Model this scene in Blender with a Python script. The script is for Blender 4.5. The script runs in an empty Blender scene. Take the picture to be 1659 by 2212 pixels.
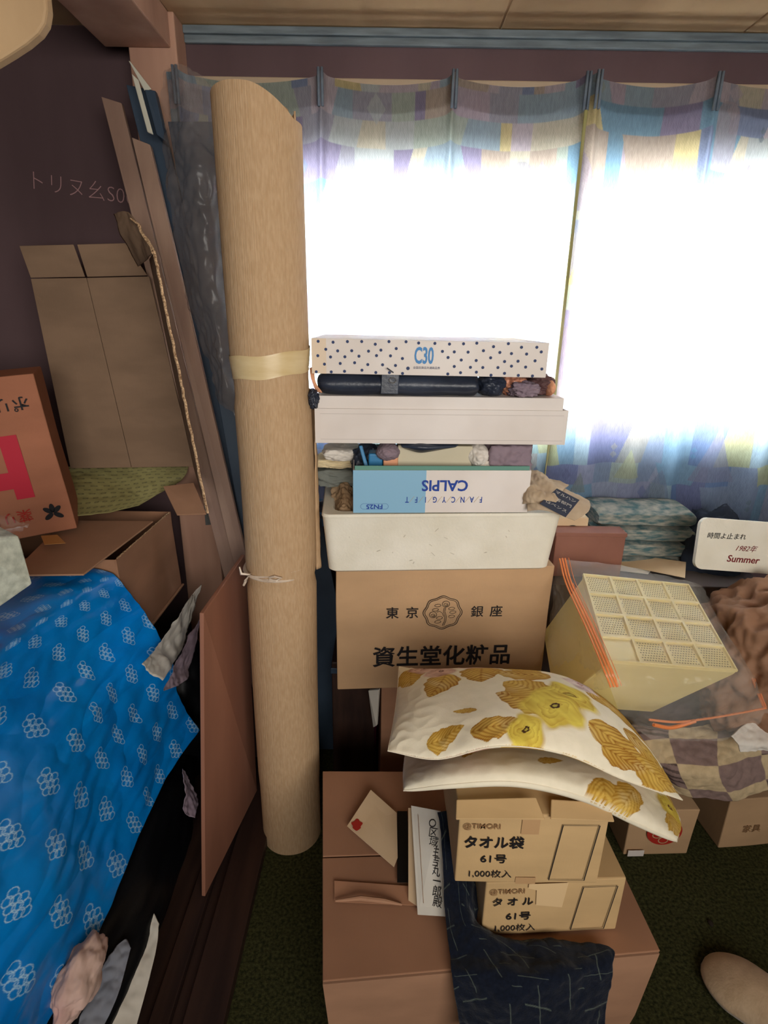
import bpy, bmesh, math, random
import numpy as np
from mathutils import Vector, Matrix, noise as mn
random.seed(7); PI = math.pi
C = bpy.context.scene.collection
scn = bpy.context.scene

# ------------------------------------------------------------------ camera
F = 1220.0; PITCH = math.radians(18.8); ROLL = math.radians(0.87); CAMH = 1.5
_f = Vector((0, math.cos(PITCH), -math.sin(PITCH)))
_u0 = Vector((0, math.sin(PITCH), math.cos(PITCH))); _r0 = Vector((1, 0, 0))
_r = _r0*math.cos(ROLL) + _u0*math.sin(ROLL)
_u = -_r0*math.sin(ROLL) + _u0*math.cos(ROLL)
cd = bpy.data.cameras.new('camera'); cam = bpy.data.objects.new('camera', cd); C.objects.link(cam)
m3 = Matrix((_r, _u, -_f)).transposed()
cam.matrix_world = Matrix.Translation((0, 0, CAMH)) @ m3.to_4x4()
cd.sensor_fit = 'VERTICAL'; cd.sensor_height = 24; cd.sensor_width = 18
cd.lens = 24*F/2212; cd.clip_start = 0.02
scn.camera = cam

# ------------------------------------------------------------------ world, lights, exposure
w = bpy.data.worlds.new('world'); scn.world = w; w.use_nodes = True
bg = w.node_tree.nodes['Background']
bg.inputs[0].default_value = (0.90, 0.97, 1.0, 1); bg.inputs[1].default_value = 20.0
def area(name, loc, target, sx, sy, power, col):
    l = bpy.data.lights.new(name, 'AREA'); l.shape = 'RECTANGLE'; l.size = sx; l.size_y = sy
    l.energy = power; l.color = col
    o = bpy.data.objects.new(name, l); C.objects.link(o); o.location = loc
    o.rotation_euler = (Vector(target)-Vector(loc)).to_track_quat('-Z', 'Y').to_euler()
    return o
rl = area('rear_fill_light', (0.7, -1.6, 1.65), (0.0, 1.4, 1.32), 2.2, 1.2, 17, (1.0, 0.95, 0.88)); rl.data.spread = math.radians(92)  # added soft fill from behind the camera; the rear wall has no window
area('curtain_daylight', (0.8, 2.5, 1.7), (0.6, 1.9, 1.55), 2.0, 0.9, 80, (0.93, 0.98, 1.0))
scn.view_settings.view_transform = 'Standard'; scn.view_settings.look = 'None'
scn.view_settings.exposure = 0.42; scn.view_settings.gamma = 1.0
scn.view_settings.use_curve_mapping = False

# ------------------------------------------------------------------ helpers
def ray(px, py):
    return _f + _r*((px-829.5)/F) - _u*((py-1106)/F)
def W(px, py, Y=None, z=None, x=None):
    """point of the room seen at photo pixel (px,py) on the plane Y / z / x = value"""
    d = ray(px, py)
    if Y is not None: t = Y/d.y
    elif z is not None: t = (z-CAMH)/d.z
    else: t = x/d.x
    return Vector((0, 0, CAMH)) + d*t
def srgb(r, g, b):
    def f(c):
        c /= 255.0
        return c/12.92 if c <= 0.04045 else ((c+0.055)/1.055)**2.4
    return (f(r), f(g), f(b))

def link(name, me, m=None, parent=None):
    o = bpy.data.objects.new(name, me); C.objects.link(o)
    if m is not None and me is not None:
        me.materials.clear(); me.materials.append(m)
    if parent is not None: o.parent = parent
    return o
def tag(o, label=None, cat=None, group=None, kind=None):
    if label: o['label'] = label
    if cat: o['category'] = cat
    if group: o['group'] = group
    if kind: o['kind'] = kind
    return o
def thing(name, label, cat, loc=(0, 0, 0), rz=0, group=None, rot=None):
    o = bpy.data.objects.new(name, None); C.objects.link(o); o.empty_display_size = 0.05
    o.location = loc; o.rotation_euler = rot if rot else (0, 0, rz)
    return tag(o, label, cat, group)
def smooth(me):
    for p in me.polygons: p.use_smooth = True
def mesh_from(verts, faces, sm=False):
    me = bpy.data.meshes.new('m'); me.from_pydata([tuple(v) for v in verts], [], faces); me.update()
    if sm: smooth(me)
    return me
def bm_mesh(bm, sm=False):
    bmesh.ops.recalc_face_normals(bm, faces=bm.faces)
    me = bpy.data.meshes.new('m'); bm.to_mesh(me); bm.free()
    if sm: smooth(me)
    return me
def bev(o, wdt=0.002, seg=2):
    md = o.modifiers.new('bevel', 'BEVEL'); md.width = wdt; md.segments = seg; md.limit_method = 'ANGLE'
    md.angle_limit = math.radians(40); return o
def solid(o, t=0.001, off=0):
    md = o.modifiers.new('solid', 'SOLIDIFY'); md.thickness = t; md.offset = off; return o
def add_box(bm, x0, x1, y0, y1, z0, z1):
    vs = [bm.verts.new((x, y, z)) for z in (z0, z1) for y in (y0, y1) for x in (x0, x1)]
    for f in ((0, 1, 3, 2), (4, 6, 7, 5), (0, 4, 5, 1), (2, 3, 7, 6), (0, 2, 6, 4), (1, 5, 7, 3)):
        bm.faces.new([vs[i] for i in f])
def box(name, m, x0, x1, y0, y1, z0, z1, parent=None, bv=0.0):
    bm = bmesh.new(); add_box(bm, x0, x1, y0, y1, z0, z1)
    o = link(name, bm_mesh(bm), m, parent)
    if bv: bev(o, bv)
    return o
def boxes(name, m, lst, parent=None, bv=0.0):
    bm = bmesh.new()
    for b in lst: add_box(bm, *b)
    o = link(name, bm_mesh(bm), m, parent)
    if bv: bev(o, bv)
    return o
def dented(name, m, w_, d_, h_, parent=None, dent=0.003, taper=0.0, seed=0, n=14, round_=0.003):
    """a box with softly bulging card walls; origin at front bottom left"""
    bm = bmesh.new(); add_box(bm, 0, w_, 0, d_, 0, h_)
    bmesh.ops.subdivide_edges(bm, edges=bm.edges[:], cuts=n, use_grid_fill=True)
    for v in bm.verts:
        c = v.co; nn = mn.noise(Vector((c.x*6+seed*3.1, c.y*6, c.z*6+seed)))*dent
        k = 1-taper*(1-c.z/h_)
        c.x = w_/2+(c.x-w_/2)*k; c.y = d_/2+(c.y-d_/2)*k
        bx = min(c.x, w_-c.x)/w_; bz = min(c.z, h_-c.z)/h_; by = min(c.y, d_-c.y)/d_
        if by < 1e-4 + taper*0.5: c.y += (-1 if c.y < d_/2 else 1)*(nn+dent*0.6*min(1, 4*bx)*min(1, 4*bz))
        if bx < 1e-4 + taper*0.5: c.x += (-1 if c.x < w_/2 else 1)*nn
        if bz < 1e-4: c.z += nn*0.5*(1 if c.z > h_/2 else 0)
    me = bm_mesh(bm, False)
    o = link(name, me, m, parent); bev(o, round_, 2)
    return o
def rr(w_, d_, r, z, cx=0, cy=0, n=5):
    pts = []
    for (sx, sy, a0) in ((1, 1, 0), (-1, 1, 90), (-1, -1, 180), (1, -1, 270)):
        for i in range(n+1):
            a = math.radians(a0+90*i/n)
            pts.append((cx+sx*(w_/2-r)+r*math.cos(a), cy+sy*(d_/2-r)+r*math.sin(a), z))
    return pts
def loft(name, m, loops, parent=None, c0=True, c1=True, sm=True):
    vs = []; fs = []; n = len(loops[0])
    for L in loops: vs += [tuple(p) for p in L]
    for i in range(len(loops)-1):
        for j in range(n):
            a = i*n+j; b = i*n+(j+1) % n
            fs.append((a, b, b+n, a+n))
    if c0: fs.append(tuple(range(n))[::-1])
    if c1: fs.append(tuple(range((len(loops)-1)*n, len(loops)*n)))
    me = mesh_from(vs, fs, sm)
    bm = bmesh.new(); bm.from_mesh(me); bmesh.ops.recalc_face_normals(bm, faces=bm.faces); bm.to_mesh(me); bm.free()
    o = link(name, me, m, parent)
    if sm:
        md = o.modifiers.new('es', 'EDGE_SPLIT'); md.split_angle = math.radians(42)
    return o
def tube(name, m, pts, r, parent=None, n=8, closed=False):
    pts = [Vector(p) for p in pts]; loops = []
    for i, p in enumerate(pts):
        a = pts[(i-1) % len(pts)] if (closed or i) else pts[0]
        b = pts[(i+1) % len(pts)] if (closed or i < len(pts)-1) else pts[-1]
        t = (b-a).normalized()
        s = t.cross(Vector((0, 0.13, 1))).normalized() if abs(t.z) < 0.95 else t.cross(Vector((1, 0, 0))).normalized()
        q = t.cross(s)
        rad = r[i] if isinstance(r, (list, tuple)) else r
        loops.append([p+s*rad*math.cos(2*PI*k/n)+q*rad*math.sin(2*PI*k/n) for k in range(n)])
    if closed: loops.append(loops[0])
    return loft(name, m, loops, parent, not closed, not closed)
def cr(p0, p1, p2, p3, t):
    return 0.5*((2*p1)+(p2-p0)*t+(2*p0-5*p1+4*p2-p3)*t*t+(3*p1-p0-3*p2+p3)*t**3)
def cr_line(P, s):
    n = len(P)-1; x = min(max(s, 0), 1)*n; i = min(int(x), n-1); t = x-i
    g = lambda k: P[min(max(k, 0), n)]
    p0 = g(i-1) if i > 0 else 2*P[0]-P[1]
    p3 = g(i+2) if i+2 <= n else 2*P[n]-P[n-1]
    return cr(p0, g(i), g(i+1), p3, t)
def patch(name, m, rows, parent=None, nu=60, nv=60, amp=0.0, freq=8.0, thick=0.0015, color=None, seed=0, aniso=(1, 1, 1), fold=None):
    """smooth draped surface through control rows of points; folds from noise; color(u,v) paints a printed pattern"""
    rows = [[Vector(p) for p in r] for r in rows]
    G = []
    for j in range(nv+1):
        v = j/nv
        col = [cr_line([rows[a][k] for a in range(len(rows))], v) for k in range(len(rows[0]))]
        for i in range(nu+1): G.append(cr_line(col, i/nu))
    P = np.array([tuple(g) for g in G]).reshape(nv+1, nu+1, 3)
    du = np.gradient(P, axis=1); dv = np.gradient(P, axis=0)
    N = np.cross(du, dv); N /= (np.linalg.norm(N, axis=2, keepdims=True)+1e-9)
    if amp:
        for j in range(nv+1):
            for i in range(nu+1):
                p = P[j, i]; q = Vector((p[0]*freq*aniso[0]+seed*5.3, p[1]*freq*aniso[1]+seed, p[2]*freq*aniso[2]))
                k = mn.noise(q)+0.5*(0.35-abs(mn.noise(q*2.3)))+0.25*mn.noise(q*5)
                if fold: k += fold(i/nu, j/nv)
                P[j, i] = p+N[j, i]*amp*k
    fs = []
    for j in range(nv):
        for i in range(nu):
            a = j*(nu+1)+i; fs.append((a, a+1, a+nu+2, a+nu+1))
    me = mesh_from(P.reshape(-1, 3), fs, True)
    if color:
        vv, uu = np.meshgrid(np.linspace(0, 1, nv+1), np.linspace(0, 1, nu+1), indexing='ij')
        paint(me, color(uu.ravel(), vv.ravel()))
    o = link(name, me, m, parent)
    if thick: solid(o, thick)
    return o
def paint(me, rgb):
    at = me.color_attributes.new('Col', 'FLOAT_COLOR', 'POINT')
    a = np.ones((len(me.vertices), 4), dtype=np.float32); a[:, :3] = rgb
    at.data.foreach_set('color', a.ravel())
def blob(name, m, c, rad, amp=0.2, freq=6, parent=None, seed=0, sub=5, box_=0.0, flat=None, crease=1.0, rz=0):
    """crumpled soft lump; flat = lowest z allowed"""
    bm = bmesh.new(); bmesh.ops.create_icosphere(bm, subdivisions=sub, radius=1)
    for v in bm.verts:
        d = v.co.normalized()
        if box_:
            k = 1/max(abs(d.x), abs(d.y), abs(d.z)); k = 1+(k-1)*box_
        else: k = 1
        q = d*freq*0.4+Vector((seed*3.7, seed*1.3, 0))
        n_ = mn.noise(q)+crease*(0.3-abs(mn.noise(q*2.2)))*0.9+0.35*crease*(0.25-abs(mn.noise(q*4.5)))
        p = d*k*(1+amp*n_)
        x, y, z = p.x*rad[0], p.y*rad[1], p.z*rad[2]
        v.co = (c[0]+x*math.cos(rz)-y*math.sin(rz), c[1]+x*math.sin(rz)+y*math.cos(rz), c[2]+z)
        if flat is not None and v.co.z < flat: v.co.z = flat+0.002*random.random()
    return link(name, bm_mesh(bm, True), m, parent)
def text(name, s, m, parent, x, z, size, y=-0.0012, rot=0.0, sx=1.0, bold=0.0, align='CENTER', ry=None, mat4=None, spacing=1.0, shear=0.0):
    """flat printed lettering on the front (-y) face of a thing, as a mesh part"""
    cu = bpy.data.curves.new('t', 'FONT'); cu.body = s; cu.size = size; cu.align_x = align; cu.align_y = 'CENTER'
    cu.offset = bold; cu.space_character = spacing; cu.shear = shear; cu.resolution_u = 3
    t = bpy.data.objects.new('t', cu); C.objects.link(t)
    dg = bpy.context.evaluated_depsgraph_get(); dg.update()
    me = bpy.data.meshes.new_from_object(t.evaluated_get(dg)); bpy.data.objects.remove(t); bpy.data.curves.remove(cu)
    if mat4 is None:
        mat4 = Matrix.Translation((x, y, z)) @ Matrix.Rotation(-rot, 4, 'Y') @ Matrix.Rotation(PI/2, 4, 'X') @ Matrix.Diagonal((sx, 1, 1, 1))
    me.transform(mat4)
    return link(name, me, m, parent)
def flat_poly(name, m, pts, parent, y=-0.0008):
    return link(name, mesh_from([(p[0], y, p[1]) for p in pts], [tuple(range(len(pts)))]), m, parent)
def strokes(bm, pts, wd, y=-0.0012, closed=False):
    """a pen line of width wd in the x-z plane"""
    n = len(pts); L = []
    for i, p in enumerate(pts):
        a = pts[(i-1) % n] if (closed or i) else pts[0]; b = pts[(i+1) % n] if (closed or i < n-1) else pts[-1]
        dx, dz = b[0]-a[0], b[1]-a[1]; l = math.hypot(dx, dz) or 1
        L.append((bm.verts.new((p[0]-dz/l*wd/2, y, p[1]+dx/l*wd/2)), bm.verts.new((p[0]+dz/l*wd/2, y, p[1]-dx/l*wd/2))))
    for i in range(n if closed else n-1):
        a, b = L[i], L[(i+1) % n]; bm.faces.new((a[0], a[1], b[1], b[0]))
def ring(cx, cz, rx, rz_, n=24, rot=0, a0=0, a1=2*PI):
    out = []
    for i in range(n):
        a = a0+(a1-a0)*i/n; u, v = rx*math.cos(a), rz_*math.sin(a)
        out.append((cx+u*math.cos(rot)-v*math.sin(rot), cz+u*math.sin(rot)+v*math.cos(rot)))
    return out

# ------------------------------------------------------------------ materials
def mat(name, col, rough=0.7, spec=0.3, col2=None, scale=8.0, stretch=(1, 1, 1), detail=4, bump=0.0, bscale=60.0, bstretch=(1, 1, 1), metal=0.0, sheen=0.0, trans=0.0, mixf=1.0, attr=False, coat=0.0, alpha=1.0):
    m = bpy.data.materials.new(name); m.use_nodes = True; nt = m.node_tree; nt.nodes.clear(); N = nt.nodes.new; L = nt.links.new
    out = N('ShaderNodeOutputMaterial'); p = N('ShaderNodeBsdfPrincipled')
    p.inputs['Roughness'].default_value = rough; p.inputs['Specular IOR Level'].default_value = spec
    p.inputs['Metallic'].default_value = metal; p.inputs['Coat Weight'].default_value = coat
    p.inputs['Sheen Weight'].default_value = sheen
    tc = N('ShaderNodeTexCoord')
    def mapped(s):
        mp = N('ShaderNodeMapping'); mp.inputs['Scale'].default_value = s; L(tc.outputs['Object'], mp.inputs[0]); return mp
    csrc = None
    if attr:
        a = N('ShaderNodeVertexColor'); a.layer_name = 'Col'; csrc = a.outputs[0]
    if col2 is not None:
        nz = N('ShaderNodeTexNoise'); nz.inputs['Scale'].default_value = scale; nz.inputs['Detail'].default_value = detail
        L(mapped(stretch).outputs[0], nz.inputs['Vector'])
        rp = N('ShaderNodeValToRGB'); rp.color_ramp.elements[0].position = 0.35; rp.color_ramp.elements[1].position = 0.68
        L(nz.outputs[0], rp.inputs[0]); rp.color_ramp.elements[0].color = (*col, 1); rp.color_ramp.elements[1].color = (*col2, 1)
        if csrc is None: csrc = rp.outputs[0]
        else:
            mx = N('ShaderNodeMix'); mx.data_type = 'RGBA'; mx.blend_type = 'MULTIPLY'; mx.inputs[0].default_value = mixf
            L(csrc, mx.inputs[6]); L(rp.outputs[0], mx.inputs[7]); csrc = mx.outputs[2]
    if csrc is not None: L(csrc, p.inputs['Base Color'])
    else: p.inputs['Base Color'].default_value = (*col, 1)
    if bump:
        nb = N('ShaderNodeTexNoise'); nb.inputs['Scale'].default_value = bscale; nb.inputs['Detail'].default_value = 3
        L(mapped(bstretch).outputs[0], nb.inputs['Vector'])
        b = N('ShaderNodeBump'); b.inputs['Strength'].default_value = bump; b.inputs['Distance'].default_value = 0.002
        L(nb.outputs[0], b.inputs['Height']); L(b.outputs[0], p.inputs['Normal'])
    sh = p.outputs[0]
    if trans:
        tr = N('ShaderNodeBsdfTranslucent')
        if csrc is not None: L(csrc, tr.inputs[0])
        else: tr.inputs[0].default_value = (*col, 1)
        ms = N('ShaderNodeMixShader'); ms.inputs[0].default_value = trans; L(sh, ms.inputs[1]); L(tr.outputs[0], ms.inputs[2]); sh = ms.outputs[0]
    if alpha < 1:
        tp = N('ShaderNodeBsdfTransparent'); ms = N('ShaderNodeMixShader'); ms.inputs[0].default_value = alpha
        L(tp.outputs[0], ms.inputs[1]); L(sh, ms.inputs[2]); sh = ms.outputs[0]
    L(sh, out.inputs[0]); return m
def wood(name, c1, c2, scale=3.0, stretch=(1, 1, 1), rough=0.6, spec=0.3):
    return mat(name, c1, rough, spec, c2, scale, stretch, 6, 0.15, 30, stretch)
def card(name, c, seed=0):
    d = tuple(x*0.80 for x in c)
    return mat(name, d, 0.82, 0.18, c, 3.0+seed, (1, 1, 2.5), 5, 0.12, 240, (1, 0.25, 0.25))
def film(name, tint, alpha=0.2, rough=0.15, lo=0.5, hi=2.4):
    m = mat(name, tint, rough, 0.8, bump=1.0, bscale=30, alpha=alpha); nt = m.node_tree
    mx = [n for n in nt.nodes if n.type == 'MIX_SHADER'][0]
    tc = [n for n in nt.nodes if n.type == 'TEX_COORD'][0]
    nz = nt.nodes.new('ShaderNodeTexNoise'); nz.noise_type = 'RIDGED_MULTIFRACTAL'; nz.inputs['Scale'].default_value = 9; nz.inputs['Detail'].default_value = 3; nz.inputs['Distortion'].default_value = 0.8  # ridged opacity puts white crease highlights into the film itself
    mr = nt.nodes.new('ShaderNodeMapRange'); mr.inputs[1].default_value = 0.55; mr.inputs[2].default_value = 1.35; mr.inputs[3].default_value = alpha*lo; mr.inputs[4].default_value = min(0.95, alpha*hi)
    nt.links.new(tc.outputs['Object'], nz.inputs['Vector']); nt.links.new(nz.outputs[0], mr.inputs[0]); nt.links.new(mr.outputs[0], mx.inputs[0])
    return m

M = {}
M['wall'] = wood('dark_plywood', srgb(84, 66, 68), srgb(102, 82, 84), 2.2, (1, 1, 0.3), 0.75, 0.15)
M['ceil'] = wood('ceiling_veneer', srgb(176, 146, 110), srgb(204, 172, 132), 2.0, (2.2, 0.35, 1), 0.65, 0.2)
M['cornice'] = mat('grey_cornice', srgb(116, 128, 134), 0.5, 0.4, srgb(88, 98, 104), 9, (1, 8, 8))
M['post'] = wood('post_wood', srgb(166, 126, 106), srgb(188, 148, 126), 3, (3, 3, 0.3), 0.7)
M['sill'] = wood('dark_sill_wood', srgb(44, 30, 26), srgb(64, 44, 36), 5, (5, 0.4, 1), 0.5)
M['floor'] = mat('green_carpet', srgb(40, 42, 26), 1.0, 0.05, srgb(74, 74, 44), 130, (1, 1, 1), 8, 0.9, 260)
M['card'] = card('tan_cardboard', srgb(196, 160, 122))
M['card_dark'] = card('brown_cardboard', srgb(168, 124, 96), 1)
M['card_warm'] = card('warm_cardboard', srgb(174, 132, 104), 2)
M['card_orange'] = card('orange_cardboard', srgb(176, 116, 88), 1)
M['card_towel'] = card('pale_kraft', srgb(206, 172, 124), 1)
M['card_grey'] = card('dull_cardboard', srgb(142, 116, 94), 2)
M['fluting'] = mat('cut_fluting', srgb(226, 192, 152), 0.9, 0.1, srgb(120, 86, 60), 240, (1, 1, 1), 2)
M['white_card'] = mat('white_card', srgb(212, 202, 194), 0.55, 0.35, srgb(226, 218, 212), 5, (1, 1, 1), 3)
M['foam'] = mat('polystyrene', srgb(226, 220, 202), 0.7, 0.25, srgb(238, 233, 218), 9, (1, 1, 1), 3, 0.35, 160)
M['foam_grey'] = mat('speckled_foam', srgb(168, 172, 158), 0.8, 0.2, srgb(204, 208, 192), 60, (1, 1, 1), 5, 0.4, 160)
M['ink'] = mat('black_ink', srgb(34, 32, 34), 0.6, 0.2)
M['ink_faint'] = mat('faint_ink', srgb(140, 104, 70), 0.7, 0.2)
M['ink_blue'] = mat('blue_ink', srgb(24, 62, 150), 0.5, 0.3)
M['ink_sky'] = mat('light_blue_ink', srgb(60, 130, 190), 0.5, 0.3)
M['ink_red'] = mat('red_ink', srgb(168, 44, 34), 0.6, 0.2)
M['ink_maroon'] = mat('maroon_ink', srgb(120, 28, 36), 0.6, 0.2)
M['ink_pink'] = mat('rose_ink', srgb(190, 44, 62), 0.6, 0.2)
M['dot'] = mat('navy_dot_ink', srgb(52, 66, 104), 0.6, 0.2)
M['panel_blue'] = mat('powder_blue_print', srgb(132, 178, 206), 0.5, 0.35)
M['green_card'] = mat('sage_green_card', srgb(96, 142, 128), 0.6, 0.3)
M['leather'] = mat('black_leather', srgb(36, 42, 56), 0.4, 0.5, srgb(52, 60, 76), 9, (1, 1, 1), 3, 0.5, 90)
M['navy'] = mat('navy_cloth', (1, 1, 1), 0.95, 0.05, (0.7, 0.7, 0.7), 160, (1, 1, 1), 3, 0.4, 300, attr=True, sheen=0.2)
M['roll'] = mat('tan_carpet_backing', srgb(184, 152, 116), 0.85, 0.15, srgb(196, 165, 130), 50, (4, 4, 0.9), 5, 0.7, 420, (1, 1, 0.02))
M['tape'] = mat('yellowed_tape', srgb(208, 182, 132), 0.3, 0.5, srgb(222, 200, 156), 12, (1, 1, 5))
M['string'] = mat('white_plastic_string', srgb(226, 208, 188), 0.4, 0.5, srgb(196, 176, 156), 40)
M['board_red'] = wood('red_brown_board', srgb(144, 98, 78), srgb(162, 112, 90), 4, (2, 2, 0.5), 0.6, 0.3)
M['plank'] = wood('raw_plank', srgb(140, 112, 98), srgb(160, 132, 114), 4, (4, 4, 0.3))
M['dark_blue'] = mat('blue_black_board', srgb(44, 58, 74), 0.45, 0.4, srgb(62, 78, 96), 4)
M['white_strip'] = mat('off_white_strip', srgb(206, 204, 188), 0.5, 0.3)
M['film'] = film('clear_film', srgb(225, 225, 225), 0.20)
M['film_dusty'] = film('dusty_film', srgb(150, 138, 132), 0.42, 0.3, 0.75, 1.5)
M['film_bag'] = film('bag_film', srgb(244, 240, 230), 0.28, 0.15, 0.55, 2.6)
M['film_orange'] = mat('orange_bag_print', srgb(250, 150, 88), 0.3, 0.5, alpha=0.75)
M['blue_cloth'] = mat('printed_blue_vinyl', (1, 1, 1), 0.28, 0.5, (0.78, 0.88, 0.97), 6, (1, 1, 1), 5, 0.25, 60, attr=True)
M['black_bag'] = mat('black_plastic', srgb(10, 11, 14), 0.42, 0.25)
M['rose_cloth'] = mat('printed_cotton', (1, 1, 1), 0.75, 0.15, (0.94, 0.94, 0.92), 40, (1, 1, 1), 3, 0.12, 300, attr=True)
M['pad'] = mat('printed_cotton_soft', (1, 1, 1), 0.8, 0.15, (0.94, 0.94, 0.92), 40, (1, 1, 1), 3, 0.12, 300, attr=True)
M['basket'] = mat('cream_plastic', srgb(240, 222, 150), 0.35, 0.5, srgb(246, 230, 164), 4, trans=0.30)
M['hole'] = mat('dark_slot', srgb(124, 112, 66), 0.7, 0.1)
M['kraft_bag'] = mat('brown_paper', srgb(140, 104, 80), 0.7, 0.25, srgb(158, 120, 94), 5, (1, 1, 1), 3, 0.2, 50)
M['pkg_paper'] = mat('packing_paper', srgb(150, 122, 92), 0.75, 0.2, srgb(176, 150, 120), 8)
M['newsprint'] = mat('newsprint', srgb(178, 156, 130), 0.85, 0.1, srgb(196, 176, 150), 12)
M['teal_knit'] = mat('teal_knit', srgb(80, 108, 112), 1.0, 0.05, srgb(166, 162, 150), 30, (1, 1, 4.0), 5, 0.9, 90, (1, 1, 2))
M['quilt'] = mat('quilt_cloth', (1, 1, 1), 0.95, 0.05, (0.82, 0.82, 0.82), 60, (1, 1, 1), 4, 0.3, 200, attr=True)
M['grey_cloth'] = mat('grey_cloth', srgb(118, 122, 134), 0.9, 0.1, srgb(150, 152, 160), 8)
M['pink_cloth'] = mat('pink_cloth', srgb(196, 158, 150), 0.9, 0.1, srgb(212, 182, 168), 8)
M['white_paper'] = mat('white_paper', srgb(206, 200, 188), 0.8, 0.15, srgb(222, 216, 204), 8)
M['cream_paper'] = mat('cream_paper', srgb(206, 178, 142), 0.8, 0.15, srgb(216, 190, 156), 8)
M['slipper'] = mat('beige_felt', srgb(196, 168, 136), 0.95, 0.1, srgb(216, 190, 158), 30, (1, 1, 1), 4, 0.5, 200, sheen=0.3)
M['sole'] = mat('dark_sole', srgb(48, 40, 32), 0.8, 0.2)
M['maroon'] = mat('red_brown_card', srgb(136, 90, 76), 0.6, 0.25, srgb(150, 102, 86), 6)
M['purple'] = mat('wine_plastic', srgb(80, 20, 44), 0.35, 0.4, srgb(60, 14, 32), 5)
M['blue_plastic'] = mat('blue_plastic', srgb(44, 120, 168), 0.4, 0.4)
M['mauve'] = mat('mauve_cloth', srgb(128, 112, 124), 0.85, 0.15, srgb(150, 132, 140), 6)
M['copper'] = mat('copper_satin', srgb(214, 150, 120), 0.35, 0.5, srgb(166, 104, 80), 20, (6, 1, 1))
M['peach'] = mat('peach_foam', srgb(222, 160, 124), 0.8, 0.2)
M['cloth_white'] = mat('white_towel', srgb(214, 206, 196), 0.95, 0.1, srgb(228, 222, 212), 12)
M['yellow_sheet'] = mat('printed_yellow_sheet', (1, 1, 1), 0.6, 0.3, attr=True)
M['alum'] = mat('window_aluminium', srgb(150, 150, 150), 0.4, 0.5, metal=0.8)
M['rail'] = mat('curtain_rail_paint', srgb(170, 150, 126), 0.45, 0.4)
def glass_mat():
    m = bpy.data.materials.new('window_glass'); m.use_nodes = True; nt = m.node_tree; nt.nodes.clear()
    o = nt.nodes.new('ShaderNodeOutputMaterial'); t = nt.nodes.new('ShaderNodeBsdfTransparent'); g = nt.nodes.new('ShaderNodeBsdfGlossy')
    g.inputs['Roughness'].default_value = 0.02; fr = nt.nodes.new('ShaderNodeFresnel'); mx = nt.nodes.new('ShaderNodeMixShader')
    nt.links.new(fr.outputs[0], mx.inputs[0]); nt.links.new(t.outputs[0], mx.inputs[1]); nt.links.new(g.outputs[0], mx.inputs[2]); nt.links.new(mx.outputs[0], o.inputs[0])
    return m
M['glass'] = glass_mat()
def curtain_mat():
    m = mat('patchwork_curtain', (1, 1, 1), 0.9, 0.05, (0.80, 0.80, 0.80), 90, (4, 1, 0.6), 4, 0.4, 260, (2, 1, 1), attr=True, trans=0.55)
    return m
M['curtain'] = curtain_mat()
M['tape_header'] = mat('curtain_header', srgb(110, 122, 136), 0.9, 0.05, srgb(128, 140, 152), 30, trans=0.2)

# ------------------------------------------------------------------ the room
def struct(o, name=None): o['kind'] = 'structure'; return o
YW = 2.0; ZC = 2.295
wx0, wx1, wz0, wz1 = -0.42, 1.75, 1.14, 1.93
struct(box('floor', M['floor'], -2.3, 2.3, -1.9, YW+0.12, -0.08, 0))
struct(boxes('wall_back', M['wall'], [(-2.3, wx0, YW, YW+0.12, 0, ZC), (wx1, 2.3, YW, YW+0.12, 0, ZC), (wx0, wx1, YW, YW+0.12, 0, wz0), (wx0, wx1, YW, YW+0.12, wz1, ZC)]))
struct(box('wall_left', M['wall'], -2.4, -2.3, -1.9, YW+0.12, -0.08, ZC))
struct(box('wall_right', M['wall'], 2.3, 2.4, -1.9, YW+0.12, -0.08, ZC))
struct(box('wall_rear', M['wall'], -2.4, 2.4, -2.0, -1.9, -0.08, ZC))
# ceiling panels with open joints running away from the camera
bm = bmesh.new()
seams = [-2.3, -1.5, -0.62, 0.312, 1.012, 1.7, 2.3]
for a, b in zip(seams[:-1], seams[1:]): add_box(bm, a+0.003, b-0.003, -1.9, YW, ZC, ZC+0.02)
add_box(bm, -2.4, 2.4, -2.0, YW+0.12, ZC+0.006, ZC+0.06)
struct(bev(link('ceiling', bm_mesh(bm), M['ceil']), 0.002))
struct(boxes('trim_1', M['cornice'], [(-0.6, 2.3, YW-0.022, YW, ZC-0.022, ZC-0.002), (-0.6, 2.3, YW-0.014, YW, ZC-0.042, ZC-0.022)], bv=0.003))
struct(box('trim_2', M['post'], -0.735, -0.60, YW-0.09, YW, 0, ZC, bv=0.004))
struct(box('trim_3', M['post'], -0.80, -0.615, -1.9, YW-0.09, ZC-0.085, ZC, bv=0.004))
struct(boxes('trim_4', M['sill'], [(-0.66, -0.505, -1.9, YW-0.09, 0, 0.02), (-0.50, -0.455, -1.9, YW-0.09, 0, 0.035), (-0.455, -0.425, -1.9, YW-0.09, 0, 0.018), (-0.425, -0.335, -1.9, YW-0.09, 0, 0.035)], bv=0.002))
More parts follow.
